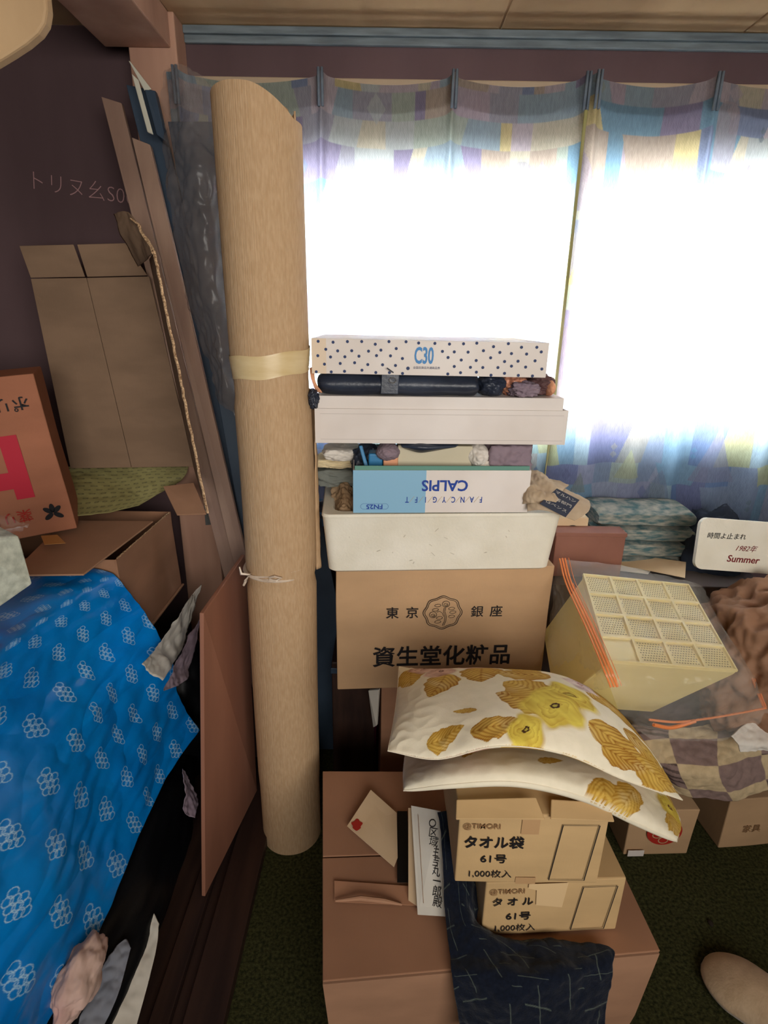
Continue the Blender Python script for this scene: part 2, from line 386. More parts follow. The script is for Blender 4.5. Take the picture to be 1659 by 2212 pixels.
# window
wf = struct(boxes('window_1', M['alum'], [(wx0, wx1, YW+0.03, YW+0.08, wz0, wz0+0.03), (wx0, wx1, YW+0.03, YW+0.08, wz1-0.03, wz1), (wx0, wx0+0.03, YW+0.03, YW+0.08, wz0, wz1), (wx1-0.03, wx1, YW+0.03, YW+0.08, wz0, wz1), (0.65, 0.68, YW+0.03, YW+0.08, wz0, wz1)], bv=0.002))
box('glass_pane', M['glass'], wx0+0.03, 0.65, YW+0.053, YW+0.057, wz0+0.03, wz1-0.03, wf)
box('glass_pane', M['glass'], 0.68, wx1-0.03, YW+0.053, YW+0.057, wz0+0.03, wz1-0.03, wf)
# chalk scribble scratched on the dark wall
tr_ = W(175, 410, Y=YW-0.001)
scr = text('wall_scribble', 'トリヌ幺S00', mat('scratched_line', srgb(168, 130, 130), 0.8), None, 0, 0, 0.062, mat4=Matrix.Translation(tr_) @ Matrix.Rotation(math.radians(8), 4, 'Y') @ Matrix.Rotation(PI/2, 4, 'X'), bold=-0.0012)
tag(scr, 'pale scratched scribble on the dark plywood wall at left', 'writing')

# ------------------------------------------------------------------ curtains
pal = [srgb(*c) for c in [(168, 166, 176), (186, 172, 182), (200, 192, 172), (158, 174, 184), (208, 192, 146), (176, 184, 172), (140, 150, 176), (192, 180, 186), (132, 164, 184), (184, 168, 154), (150, 142, 166), (188, 192, 190)]]
def cur_color(seed, width, height):
    def f(u, v):
        x = u*width*1.12; z = (1-v)*height
        rgb = np.zeros((len(u), 3)); rs = random.Random(seed)
        # rows of unequal patches
        base = np.zeros(len(u), int)
        z0 = 0
        while z0 < height+0.2:
            hh = rs.choice([0.07, 0.10, 0.14, 0.18]); x0 = 0
            while x0 < width*1.15+0.2:
                ww = rs.choice([0.035, 0.05, 0.07, 0.09, 0.12]); sl = rs.choice([0, 0, 0, 0.3, -0.3])
                k = rs.randrange(len(pal))
                xs = x-x0-sl*(z-z0)
                msk = (xs >= 0) & (xs < ww+0.12) & (z >= z0) & (z < z0+hh)
                base[msk] = k; x0 += ww
            z0 += hh
        rgb = np.array(pal)[base]
        # big arches, triangles, diamonds and stars printed on top
        for i in range(46):
            cx = rs.uniform(0, width*1.12); cz = rs.uniform(0, height); s = rs.uniform(0.02, 0.07); kind = rs.randrange(4); c = np.array(rs.choice(pal))*rs.choice([0.62, 0.8, 1.0])
            dx = x-cx; dz = z-cz
            if kind == 0: msk = (np.abs(dx)/(s*0.5)+np.abs(dz)/(s*0.7)) < 1
            elif kind == 1: msk = (dz > -s*1.5) & (dz < s*1.5) & (np.abs(dx) < (s*1.5-dz)*0.42)
            elif kind == 2: msk = (np.abs(dx) < s*0.7) & (dz < 0) & (dz > -s*3) | ((dx**2+dz**2) < (s*0.7)**2)
            else: msk = (np.abs(dx)/(s*0.4)+np.abs(np.abs(dz)-s*0.4)/(s*0.4)) < 1; 
            rgb[msk] = rgb[msk]*0.25+c*0.75
        lo_ = np.clip((0.42-z)/0.12, 0, 1)[:, None]; rgb = rgb*(1-lo_)+rgb*np.array([0.62, 0.80, 0.98])*lo_
        g = 0.93+0.07*np.sin(x*900)*np.sin(z*700)
        return rgb*g[:, None]
    return f
def curtain(name, label, x0, x1, pleats, seed, ztop=2.150, zbot=0.80, Yc=1.895):
    t = thing(name, label, 'curtain', (0, 0, 0), group='patchwork curtains')
    nu, nv = 620, 400; vs = np.zeros((nv+1, nu+1, 3)); us = np.linspace(0, 1, nu+1)
    X = x0+(x1-x0)*us
    dist = np.min(np.abs(X[:, None]-np.array(pleats)[None, :]), axis=1)
    ps = sorted(pleats); sag = np.zeros(nu+1)
    for a, b in zip(ps[:-1], ps[1:]):
        mk = (X >= a) & (X <= b); q = (X[mk]-a)/(b-a); sag[mk] = 0.024*np.sin(PI*q)**0.8
    for j in range(nv+1):
        v = j/nv
        z = (ztop-sag)*(1-v)+zbot*v
        pin = -0.030*np.exp(-(dist/0.011)**2)*(1-v*0.3)*max(0, 1-v*2.6)
        wide = -0.020*np.exp(-(dist/(0.02+0.10*v))**2)*min(1, v*4)
        fold = 0.016*v**0.5*np.sin(X*2*PI/0.125+1.3*np.sin(X*5+seed)+0.6*np.sin(v*3+seed))*min(1, v*3)+0.006*np.sin(X*61+v*4)*v
        bellow = 0.012*np.sin(PI*min(1, v*1.2))
        vs[j, :, 0] = X+0.004*np.sin(v*9+X*20); vs[j, :, 1] = Yc+pin+wide+fold+bellow-0.010*np.sin(v*PI); vs[j, :, 2] = z+0.008*v*np.sin(X*11+seed)
    fs = [(j*(nu+1)+i, j*(nu+1)+i+1, (j+1)*(nu+1)+i+1, (j+1)*(nu+1)+i) for j in range(nv) for i in range(nu)]
    me = mesh_from(vs.reshape(-1, 3), fs, True)
    vv, uu = np.meshgrid(np.linspace(0, 1, nv+1), us, indexing='ij')
    paint(me, cur_color(seed, x1-x0, ztop-zbot)(uu.ravel(), vv.ravel()))
    link('panel', me, M['curtain'], t)
    # header tape: stiff band stitched behind the top
    hv = []; hf = []
    for i in range(nu+1):
        for k in range(2):
            hv.append((X[i], vs[0, i, 1]+0.004+(-0.0), (ztop-sag[i])-0.001-k*0.074))
    for i in range(nu): hf.append((i*2, i*2+2, i*2+3, i*2+1))
    link('header_tape', mesh_from(hv, hf, True), M['tape_header'], t)
    for p in pleats:
        if p < x0-0.01 or p > x1+0.01: continue
        bm = bmesh.new()
        for dx in (-0.007, 0.007): 
            L = [(p+dx*0.7+0.0042*math.cos(a), Yc-0.028+0.006*math.sin(a)) for a in [2*PI*k/8 for k in range(8)]]
            lo = [bm.verts.new((a, b, ztop-0.085)) for a, b in L]; hi = [bm.verts.new((a, b, ztop+0.006)) for a, b in L]
            for k in range(8): bm.faces.new((lo[k], lo[(k+1) % 8], hi[(k+1) % 8], hi[k]))
            bm.faces.new(hi); bm.faces.new(lo[::-1])
        link('pinch_pleat', bm_mesh(bm, True), M['tape_header'], t)
    # selvedge down the meeting side
    return t
cl = curtain('curtain', 'patchwork print curtain behind the box stack, left of the centre join', -0.63, 0.565, [-0.597, -0.195, 0.178, 0.548], 3)
crt = curtain('curtain', 'patchwork print curtain with blue lower hem, right of the centre join', 0.545, 1.80, [0.575, 0.905, 1.26, 1.62], 11)
crt.location = (0, -0.012, 0)
box('selvedge', mat('olive_selvedge', srgb(150, 146, 96), 0.9, 0.1, srgb(176, 172, 130), 30, (1, 1, 0.2)), 0.540, 0.549, 1.845, 1.852, 0.81, 2.06, cl, 0.002)
r_ = thing('curtain_rail', 'thin painted curtain rail above the patchwork curtains', 'curtain rail')
box('track', M['rail'], -0.66, 1.85, 1.925, 1.945, 2.135, 2.152, r_, 0.003)
for xx in (-0.5, 0.35, 1.2): box('bracket', M['rail'], xx, xx+0.02, 1.945, YW, 2.14, 2.155, r_, 0.002)

# ------------------------------------------------------------------ carpet roll
t = thing('carpet_roll', 'tall rolled carpet standing on end before the window', 'carpet roll', (-0.268, 1.335, 0))
R_ = 0.088; nseg = 120; loops = []
def rollr(a, z): 
    base = R_*(1+0.012*math.sin(2*a+1)+0.010*mn.noise(Vector((math.cos(a)*1.5, math.sin(a)*1.5, z*2.5))))
    base += 0.007*math.exp(-((z-1.05)/0.35)**2)*math.cos(a)
    if 1.32 < z < 1.40: base -= 0.004
    base -= 0.006*math.exp(-((z-0.876)/0.012)**2)
    if z < 0.25: base -= 0.002
    return base + 0.00012*(math.sin(a*120))
for z in [0.0, 0.01, 0.06, 0.12, 0.185, 0.19, 0.195, 0.25]+[0.25+i*(1.62/60) for i in range(1, 61)]:
    loops.append([(rollr(2*PI*k/480, z)*math.cos(2*PI*k/480), rollr(2*PI*k/480, z)*math.sin(2*PI*k/480), z) for k in range(480)])
def topz(x, y): return 1.917-0.010*(x/R_)-0.034*max(0, x/R_)**1.6-0.012*abs(x/R_)**3
last = [(x*1.0, y*1.0, topz(x, y)) for x, y, z in loops[-1]]
loops.append(last); loops.append([(x*0.90, y*0.90, topz(x, y)+0.001) for x, y, z in last]); loops.append([(x*0.88, y*0.88, 1.85) for x, y, z in last])
loft('outer_layer', M['roll'], loops, t, True, True)
sp = []
for i in range(150):
    a = i*0.2; r = 0.076-i*0.00045; sp.append((r*math.cos(a), r*math.sin(a)))
bm = bmesh.new(); pv = None
for x, y in sp:
    q = (bm.verts.new((x, y, 1.86)), bm.verts.new((x, y, 1.895)))
    if pv: bm.faces.new((pv[0], q[0], q[1], pv[1]))
    pv = q
solid(link('inner_layers', bm_mesh(bm, True), M['roll'], t), 0.004)
# outer edge of the last turn, standing slightly off the roll on the right
ed = patch('loose_edge', M['roll'], [[(0.080, 0.055, z), (0.094+0.010*math.sin(z*2.2), 0.030, z), (0.101+0.007*math.sin(z*5), 0.012, z)] for z in (0.88, 0.95, 1.0, 1.1, 1.2, 1.28, 1.34)], t, 8, 60, 0.002, 30, 0.003)
tp = W(583, 787, Y=1.25); zt = tp.z
lp = []
for z, s in ((zt-0.026, 1.0), (zt-0.02, 1.0), (zt+0.018, 1.0), (zt+0.024, 1.0)):
    lp.append([((rollr(a, z)+0.0022)*math.cos(a), (rollr(a, z)+0.0022)*math.sin(a), z+0.010*math.cos(a-0.6)+0.002*math.sin(5*a)) for a in [2*PI*k/64 for k in range(64)]])
loft('tape_band', M['tape'], lp, t, False, False)
zs = W(600, 1250, Y=1.25).z
for k in range(4):
    ph = k*1.1
    tube('string_tie', M['string'], [((R_-0.001+0.0025*math.sin(3*a+ph))*math.cos(a), (R_-0.001+0.0025*math.sin(3*a+ph))*math.sin(a), zs+0.004*(k-1.5)+0.005*math.sin(2*a+ph)+0.006*math.cos(a)) for a in [2*PI*i/60 for i in range(60)]], 0.0028, t, 6, True)
kn = Vector((-0.060, -0.072, zs+0.004))
tube('string_knot', M['string'], [kn+Vector((-0.022, -0.004, 0.022)), kn+Vector((-0.018, -0.010, 0.006)), kn, kn+Vector((-0.008, -0.012, -0.012)), kn+Vector((-0.014, -0.008, -0.026))], [0.002, 0.004, 0.005, 0.004, 0.003], t)
tube('string_knot', M['string'], [kn+Vector((0.052, -0.016, 0.0)), kn+Vector((0.066, -0.022, 0.006)), kn+Vector((0.082, -0.020, 0.001)), kn+Vector((0.07, -0.022, -0.006)), kn+Vector((0.052, -0.018, -0.004))], 0.003, t)

# ------------------------------------------------------------------ leaning boards behind the roll
def slab(name, m, a0, a1, b0, b1, thick, parent=None, bv=0.002):
    """board: a0,a1 = top left/right, b0,b1 = bottom left/right world points; thickness goes away from the camera"""
    a0, a1, b0, b1 = map(Vector, (a0, a1, b0, b1)); n = (a1-a0).cross(b0-a0).normalized()
    if n.y < 0: n = -n
    vs = [a0, a1, b1, b0]+[p+n*thick for p in (a0, a1, b1, b0)]
    fs = [(0, 1, 2, 3), (7, 6, 5, 4), (0, 4, 5, 1), (1, 5, 6, 2), (2, 6, 7, 3), (3, 7, 4, 0)]
    me = mesh_from(vs, fs); bm = bmesh.new(); bm.from_mesh(me); bpy.data.meshes.remove(me)
    return bev(link(name, bm_mesh(bm), m, parent), bv)
def ext(a, b, z):  # continue the line a->b down to height z
    a, b = Vector(a), Vector(b); d = b-a; return a+d*((z-a.z)/d.z)
def lean(name, m, pa0, pa1, pb0, pb1, Ya, Yb, thick, label, cat, group=None):
    a0 = W(*pa0, Y=Ya); a1 = W(*pa1, Y=Ya); b0 = W(*pb0, Y=Yb); b1 = W(*pb1, Y=Yb)
    b0 = ext(a0, b0, 0.04); b1 = ext(a1, b1, 0.04)
    o = slab(name, m, a0, a1, b0, b1, thick)
    return tag(o, label, cat, group)
lean('wooden_plank', M['plank'], (218, 208), (262, 222), (462, 1160), (497, 1180), 1.86, 1.66, 0.018, 'leftmost raw plank leaning in the corner, shorter and greyer', 'plank', 'planks leaning in the corner')
lean('wooden_plank', M['plank'], (284, 296), (324, 312), (488, 1150), (527, 1180), 1.82, 1.63, 0.022, 'raw plank leaning beside the blue-black board', 'plank', 'planks leaning in the corner')
lean('leaning_board', M['dark_blue'], (272, 182), (336, 196), (520, 1180), (575, 1200), 1.88, 1.78, 0.015, 'blue-black tall board leaning behind the carpet roll', 'board')
lean('white_strip', M['white_strip'], (278, 132), (300, 180), (318, 290), (331, 287), 1.84, 1.80, 0.004, 'narrow white strip at the top of the dark leaning board', 'strip') if False else tag(slab('white_strip', M['white_strip'], W(284, 158, Y=1.83), W(299, 172, Y=1.83), W(318, 284, Y=1.80), W(331, 290, Y=1.80), 0.006), 'narrow white strip at the top of the dark leaning board', 'strip')
o = slab('white_sliver', M['white_strip'], W(277, 130, Y=1.86), W(281, 132, Y=1.86), W(312, 196, Y=1.85), W(327, 192, Y=1.85), 0.004)
tag(o, 'pointed white sliver above the narrow white strip, against the post', 'sliver')
o = slab('dark_block', M['dark_blue'], W(312, 193, Y=1.845), W(334, 195, Y=1.845), W(338, 290, Y=1.82), W(358, 305, Y=1.82), 0.03)
tag(o, 'small black end block right of the white strip, in front of the plastic film', 'block')
# dusty plastic film over something tall behind the roll
rows = [[W(345, 150, Y=1.80), W(385, 140, Y=1.74), W(420, 160, Y=1.76), W(470, 200, Y=1.8)],
        [W(350, 250, Y=1.80), W(395, 240, Y=1.70), W(440, 240, Y=1.72), W(490, 260, Y=1.8)],
        [W(360, 400, Y=1.78), W(400, 380, Y=1.68), W(450, 380, Y=1.66), W(510, 400, Y=1.75)],
        [W(385, 560, Y=1.76), W(420, 560, Y=1.68), W(460, 560, Y=1.66), W(520, 560, Y=1.75)],
        [W(425, 720, Y=1.75), W(450, 740, Y=1.68), W(480, 760, Y=1.66), W(530, 760, Y=1.75)],
        [W(470, 860, Y=1.74), W(490, 880, Y=1.69), W(510, 900, Y=1.68), W(540, 900, Y=1.75)]]
o = patch('plastic_film', M['film_dusty'], rows, None, 70, 130, 0.020, 12, 0.0, seed=2)
tag(o, 'crumpled dusty clear plastic hanging left of the carpet roll', 'plastic film')
o = slab('wrapped_panel', M['dark_blue'], W(362, 262, Y=1.80), W(520, 262, Y=1.80), ext(W(362, 262, Y=1.80), W(470, 860, Y=1.74), 0.04), ext(W(520, 262, Y=1.80), W(640, 860, Y=1.74), 0.04), 0.012)
tag(o, 'slate blue flat panel standing inside the dusty plastic film', 'panel')

# red-brown board leaning beside the roll
t0 = W(440, 1325, Y=1.12); t1 = W(529, 1198, Y=1.46)
b0 = W(443, 1935, z=0.04); b1 = Vector((-0.40, 1.45, 0.04))
b0 = Vector((b0.x, b0.y, 0.037))
o = slab('leaning_board', M['board_red'], t0, t1, b0, b1, 0.010); tag(o, 'reddish brown thin board leaning on edge left of the carpet roll', 'board')

# dark little carton behind the foot of the roll
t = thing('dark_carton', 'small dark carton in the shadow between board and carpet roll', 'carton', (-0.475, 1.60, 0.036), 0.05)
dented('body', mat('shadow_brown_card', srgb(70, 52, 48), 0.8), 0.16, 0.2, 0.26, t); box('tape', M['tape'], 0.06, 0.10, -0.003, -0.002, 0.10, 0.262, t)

# ------------------------------------------------------------------ left pile
# supporting low table under the blue cloth and big carton
t = thing('storage_stand', 'dark wooden stand carrying the big open carton and blue cloth', 'stand', (-1.75, 0.25, 0))
box('top', M['sill'], 0, 0.98, 0, 1.50, 0.585, 0.61, t, 0.003)
for x in (0.02, 0.90):
    for y in (0.04, 1.40): box('leg', M['sill'], x, x+0.05, y, y+0.05, 0, 0.585, t, 0.002)

BX = -0.705
t = thing('open_carton', 'big open cardboard carton at left with tall raised back and side', 'carton', (0, 0, 0))
zf = 0.89; zb = 0.612; yn = 1.365; yf = 1.76; xl = -1.32; th = 0.005
side = slab('side_wall', M['card_dark'], (BX, yn, zf), (BX, yf, zf), (BX+0.012, yn, zb), (BX+0.012, yf, zb), 0.005, t)
bk = slab('back_wall', M['card_dark'], (xl, yf, zf), (BX, yf, zf), (xl, yf, zb), (BX, yf, zb), 0.005, t)
slab('left_wall', M['card_dark'], (xl, yn, zf), (xl, yf, zf), (xl, yn, zb), (xl, yf, zb), 0.005, t)
slab('front_wall', M['card_dark'], (xl, yn, zf), (BX, yn, zf), (xl, yn, zb), (BX, yn, zb), 0.005, t)
box('base', M['card_dark'], xl, BX, yn, yf, zb, zb+0.006, t)
# raised back panel of two leaves
p = lambda px, py, Y=1.74: W(px, py, Y=Y)
slab('back_panel', M['card_grey'], p(66, 602), p(186, 600), p(152, 1012), p(283, 1010), 0.005, t, 0.0015)
slab('back_panel', M['card_grey'], p(187, 600), p(322, 597), p(284, 1010), p(418, 1008), 0.005, t, 0.0015)
slab('back_flap', M['card_grey'], p(41, 531, 1.745), p(158, 528, 1.745), p(66, 600), p(183, 598), 0.005, t, 0.0015)
slab('back_flap', M['card_grey'], p(166, 528, 1.745), p(270, 525, 1.745), p(188, 598), p(318, 595), 0.005, t, 0.0015)
# raised side panel, near edge shows fluting
a0 = W(331, 545, Y=1.42); a1 = W(322, 560, Y=1.74); c0 = W(446, 1108, Y=1.38); c1 = W(418, 1010, Y=1.74)
slab('side_panel', M['card_grey'], a1, a0, c1, c0, 0.005, t, 0.001)
pts = [a0.lerp(c0, k/40)+Vector((0.004, -0.002, 0))+Vector((random.uniform(-.0015, .0015), 0, 0)) for k in range(41)]
tube('fluted_edge', M['fluting'], pts, 0.0036, t, 5)
rows = [[W(247, 462, Y=1.62), W(275, 458, Y=1.56), W(305, 492, Y=1.50)],
        [W(262, 505, Y=1.60), W(295, 500, Y=1.53), W(322, 525, Y=1.46)],
        [W(300, 575, Y=1.60), W(318, 560, Y=1.50), W(333, 545, Y=1.42)]]
patch('torn_flap', M['card_grey'], rows, t, 24, 24, 0.006, 20, 0.004)
pts = [W(282, 472, Y=1.53), W(300, 486, Y=1.50), W(305, 502, Y=1.49), W(318, 520, Y=1.46), W(326, 532, Y=1.44), W(332, 546, Y=1.42)]
tube('torn_edge', M['fluting'], pts, [0.002, 0.004, 0.003, 0.005, 0.0035, 0.005], t, 5)
# rough torn rim along the side wall and inner flap leaves
rim = [Vector((BX-0.001, 1.375+k*0.0077, zf+0.001+0.003*mn.noise(Vector((k*0.7, 0, 0))))) for k in range(50)]
tube('torn_rim', M['fluting'], rim, [0.0018+0.0018*abs(mn.noise(Vector((k*0.9, 3, 0)))) for k in range(50)], t, 5)
slab('corner_flap', M['card_warm'], W(352, 1050, Y=1.66), W(418, 1042, Y=1.68), W(382, 1112, Y=1.56), W(446, 1110, Y=1.56), 0.005, t)
# lid leaf lying over the opening, with a stub of tape
lf = slab('lid_leaf', M['card_warm'], W(140, 1124, z=0.93), W(331, 1125, z=0.925), W(20, 1242, z=0.905), W(180, 1240, z=0.90), 0.005, t, 0.0015)
slab('tape_stub', mat('old_yellow_tape', srgb(214, 158, 92), 0.5), W(88, 1157, z=0.934), W(124, 1155, z=0.934), W(96, 1176, z=0.932), W(142, 1173, z=0.932), 0.001, t, 0.0003)
# bottom fold line of carton
tube('bottom_fold', M['card_warm'], [(BX+0.014, yn, zb+0.014), (BX+0.016, yf, zb+0.014)], 0.004, t, 6)

# printed yellow-green sheet lying in the carton
def sheet_col(u, v):
    x = u*11+0.5*np.floor(v*12); y = v*12
    fx = x-np.floor(x)-0.5; fy = y-np.floor(y)-0.5
    d = np.abs(np.hypot(fx*1.0, fy*1.6)-0.22)
    base = np.array(srgb(150, 142, 92)); dk = np.array(srgb(88, 82, 60))
    k = (d < 0.07)[:, None]*0.8
    return base*(1-k)+dk*k
rows = [[W(138, 1010, z=1.035), W(250, 1008, z=1.03), W(330, 1008, z=1.02), W(408, 1006, z=1.01)],
        [W(145, 1040, z=1.01), W(250, 1036, z=1.005), W(325, 1030, z=0.995), W(398, 1030, z=0.985)],
        [W(150, 1075, z=0.98), W(235, 1070, z=0.975), W(300, 1065, z=0.965), W(360, 1056, z=0.95)],
        [W(158, 1116, z=0.95), W(190, 1112, z=0.95), W(245, 1105, z=0.945), W(300, 1092, z=0.935)]]
o = patch('printed_sheet', M['yellow_sheet'], rows, None, 160, 120, 0.006, 9, 0.002, sheet_col)
tag(o, 'yellow-green sheet with small repeated print lying in the open carton', 'sheet')

# orange carton with upside-down print
t = thing('orange_carton', 'orange-brown carton with upside-down red print standing inside at left', 'carton', W(-150, 1165, Y=1.22), 0.0)
t.rotation_euler = (math.radians(2), math.radians(-5), math.radians(24))
wdt = 0.36; hgt = 0.425
t.location = Vector((-0.855, 1.475, 0.905))-Vector((0.36*math.cos(math.radians(24)), 0.36*math.sin(math.radians(24)), 0))
dented('body', M['card_orange'], wdt, 0.16, hgt, t, 0.002)
text('printed_text', 'ポリハイポ', M['ink'], t, wdt-0.125, hgt*0.845, 0.040, y=-0.004, rot=PI, bold=0.0003, align='CENTER')
bm = bmesh.new()
hx = wdt-0.115; hz = hgt*0.46
for a in ((hx-0.002, hx+0.040, hz-0.085, hz+0.085), (hx-0.085, hx-0.045, hz-0.085, hz+0.085), (hx-0.045, hx-0.002, hz-0.055, hz-0.01)):
    vs = [bm.verts.new((x, -0.0035, z)) for x, z in ((a[0], a[2]), (a[1], a[2]), (a[1], a[3]), (a[0], a[3]))]; bm.faces.new(vs)
link('printed_letter', bm_mesh(bm), M['ink_pink'], t)
text('printed_text', '薬リリー', M['ink_red'], t, wdt-0.165, hgt*0.15, 0.036, y=-0.004, rot=PI+0.05, bold=0.0002)
bm = bmesh.new(); cxl, czl = wdt-0.045, hgt*0.135
for a in (40, 90, 140, 215, 325):
    L = ring(cxl+0.014*math.cos(math.radians(a)), czl+0.014*math.sin(math.radians(a)), 0.013, 0.0065, 16, math.radians(a))
    bm.faces.new([bm.verts.new((x, -0.0035, z)) for x, z in L])
link('leaf_emblem', bm_mesh(bm), M['ink'], t)

# speckled grey-green foam block in clear plastic
t = thing('foam_block', 'grey-green speckled foam block wrapped in clear plastic on the blue cloth', 'foam block')
Yb = 1.00
A = W(-90, 1165, Y=Yb-0.10); B = W(42, 1158, Y=Yb+0.0); Cc = W(-90, 1375, Y=Yb-0.10); D = W(71, 1262, Y=Yb)
slab('block', M['foam_grey'], A, B, Cc+Vector((0, 0, 0)), D, 0.09, t, 0.004)
rows = [[W(-60, 1112, Y=1.05), W(-10, 1108, Y=1.03), W(30, 1122, Y=1.0), W(66, 1132, Y=0.98)],
        [W(-60, 1130, Y=0.97), W(-10, 1138, Y=0.95), W(25, 1140, Y=0.96), W(55, 1138, Y=0.97)],
        [W(-70, 1165, Y=0.90), W(-20, 1168, Y=0.93), W(20, 1160, Y=0.97), W(44, 1152, Y=0.985)]]
patch('plastic_wrap', M['film'], rows, t, 40, 30, 0.012, 25, 0.0, seed=4)

# ---- blue cloth
def blue_col(Lu, Lv):
    def f(u, v):
        x = u*Lu; y = v*Lv
        rgb = np.empty((len(u), 3)); rgb[:] = srgb(0, 136, 220)
        n = 0.5+0.5*np.sin(x*9+3*np.sin(y*7)); rgb = rgb*(0.86+0.2*n)[:, None]
        S = 0.102
        # staggered clusters of little interlocking loops
        gy = np.floor(y/S); xo = x+(gy % 2)*S*0.5; gx = np.floor(xo/S)
        fx = (xo/S-gx-0.5)*S; fy = (y/S-gy-0.5)*S
        d = np.full(len(u), 9.0)
        c, s_ = math.cos(0.5), math.sin(0.5); ax = fx*c+fy*s_; ay = -fx*s_+fy*c
        for i in range(-1, 2):
            for j in range(-2, 2):
                if (i, j) in ((-1, -2), (1, -2)): continue
                ox, oy = i*0.0135+j*0.003, j*0.0125+i*0.004
                rr_ = np.hypot((ax-ox)/0.0098, (ay-oy)/0.0070)
                d = np.minimum(d, np.abs(rr_-1)*0.0075)
        k = np.clip(1-(d/0.0011), 0, 1)**0.7
        return rgb*(1-k[:, None]*0.8)+np.array(srgb(205, 236, 246))*(k[:, None]*0.8)
    return f
ys = [0.30, 0.55, 0.80, 1.05, 1.22, 1.355]
rows = []
prof = [(-1.34, 0.868), (-1.05, 0.872), (-0.86, 0.871), (-0.775, 0.864), (-0.748, 0.835), (-0.72, 0.74), (-0.675, 0.60), (-0.63, 0.45), (-0.588, 0.29)]
for k, (x, z) in enumerate(prof):
    row = []
    for i, y in enumerate(ys):
        xx, zz, yy = x, z, y
        if k > 4:
            s_ = (k-4)/4; xx += 0.018*math.sin(i*2.1+k*0.5)*s_; 
            if i == len(ys)-1: yy += 0.05*math.sin(s_*PI*0.62); zz += 0.09*max(0, s_-0.7)
        if k >= 2: xx += {4: 0.020, 5: 0.050}.get(i, 0)*(1 if k < 7 else 0.4)
        row.append((xx, yy, zz))
    rows.append(row)
t = thing('blue_cloth', 'bright blue vinyl cloth with white loop motifs draped over the left pile', 'cloth', (0, 0, 0))
def bf(u, v): return 0
o = patch('drape', M['blue_cloth'], rows, t, 620, 720, 0.017, 3.4, 0.0015, blue_col(1.08, 1.30), seed=1, aniso=(1, 1.0, 2.2), fold=lambda u, v: 0.8*math.sin(14*(u*0.9+v*1.6))*max(0, v-0.5)*1.2)
# bundle hidden below the cloth gives it body
t = thing('covered_carton', 'carton hidden under the blue cloth', 'carton', (-1.30, 0.30, 0.611))
dented('body', M['card_dark'], 0.50, 0.78, 0.245, t)

# ---- things stuffed in the dark gap
o = blob('black_bag', M['black_bag'], (-0.69, 1.02, 0.12), (0.165, 0.50, 0.13), 0.14, 5, seed=3, crease=0.6, flat=0.004); tag(o, 'black plastic bag bulging out under the blue cloth', 'bag')
o = blob('black_bag', M['black_bag'], (-0.66, 1.60, 0.24), (0.12, 0.14, 0.27), 0.12, 5, seed=8, crease=0.6, flat=0.004); tag(o, 'black lump added to fill the dark void below the open carton', 'bag')  # black shape added to darken the void under the carton
def torn_paper(rows, name, m, label, cat, amp=0.006, seed=0, **k):
    return tag(patch(name, m, rows, None, 30, 40, amp, 20, 0.001, seed=seed), label, cat)
torn_paper([[W(415, 1285, x=-0.60), W(435, 1262, x=-0.59)], [W(345, 1390, x=-0.61), W(402, 1380, x=-0.60)], [W(305, 1435, x=-0.60), W(352, 1470, x=-0.57)]], 'torn_paper', M['white_paper'], 'torn pale paper hanging from under the open carton', 'paper', 0.01)
torn_paper([[W(410, 1375, x=-0.56), W(436, 1330, x=-0.55)], [W(375, 1440, x=-0.56), W(410, 1450, x=-0.54)], [W(355, 1492, x=-0.55), W(388, 1480, x=-0.54)]], 'torn_paper', M['mauve'], 'dim torn paper scrap below the pale hanging paper', 'paper', 0.01, 3)
torn_paper([[W(398, 1660, x=-0.505), W(408, 1668, x=-0.50)], [W(395, 1700, x=-0.50), W(425, 1720, x=-0.49)], [W(405, 1760, x=-0.49), W(415, 1768, x=-0.485)]], 'plastic_scrap', M['mauve'], 'little mauve scrap beside the black bag in the gap', 'scrap', 0.012, 6)
o = blob('pink_cloth', M['pink_cloth'], W(172, 2110, z=0.30), (0.036, 0.075, 0.045), 0.22, 5, seed=5, crease=0.7); tag(o, 'small pink crumpled cloth peeping below the blue cloth hem', 'cloth')
t = patch('grey_cloth', M['grey_cloth'], [[W(222, 2080, z=0.22), W(268, 2030, z=0.21), W(282, 2050, z=0.20)], [W(160, 2160, z=0.19), W(215, 2150, z=0.19), W(250, 2160, z=0.18)], [W(90, 2290, z=0.15), W(140, 2300, z=0.15), W(180, 2300, z=0.14)]], None, 50, 60, 0.012, 16, 0.003, seed=9)
tag(t, 'grey-blue folded cloth lying below the pink cloth', 'cloth')
o = patch('paper_bundle', M['white_paper'], [[W(318, 1962, z=0.17), W(330, 1968, z=0.165), W(344, 1996, z=0.16)], [W(275, 2060, z=0.15), W(310, 2060, z=0.145), W(332, 2075, z=0.14)], [W(210, 2280, z=0.12), W(250, 2280, z=0.11), W(280, 2270, z=0.10)]], None, 40, 60, 0.006, 16, 0.004, seed=12)
tag(o, 'long pale paper strip lying by the dark wooden sill', 'paper')

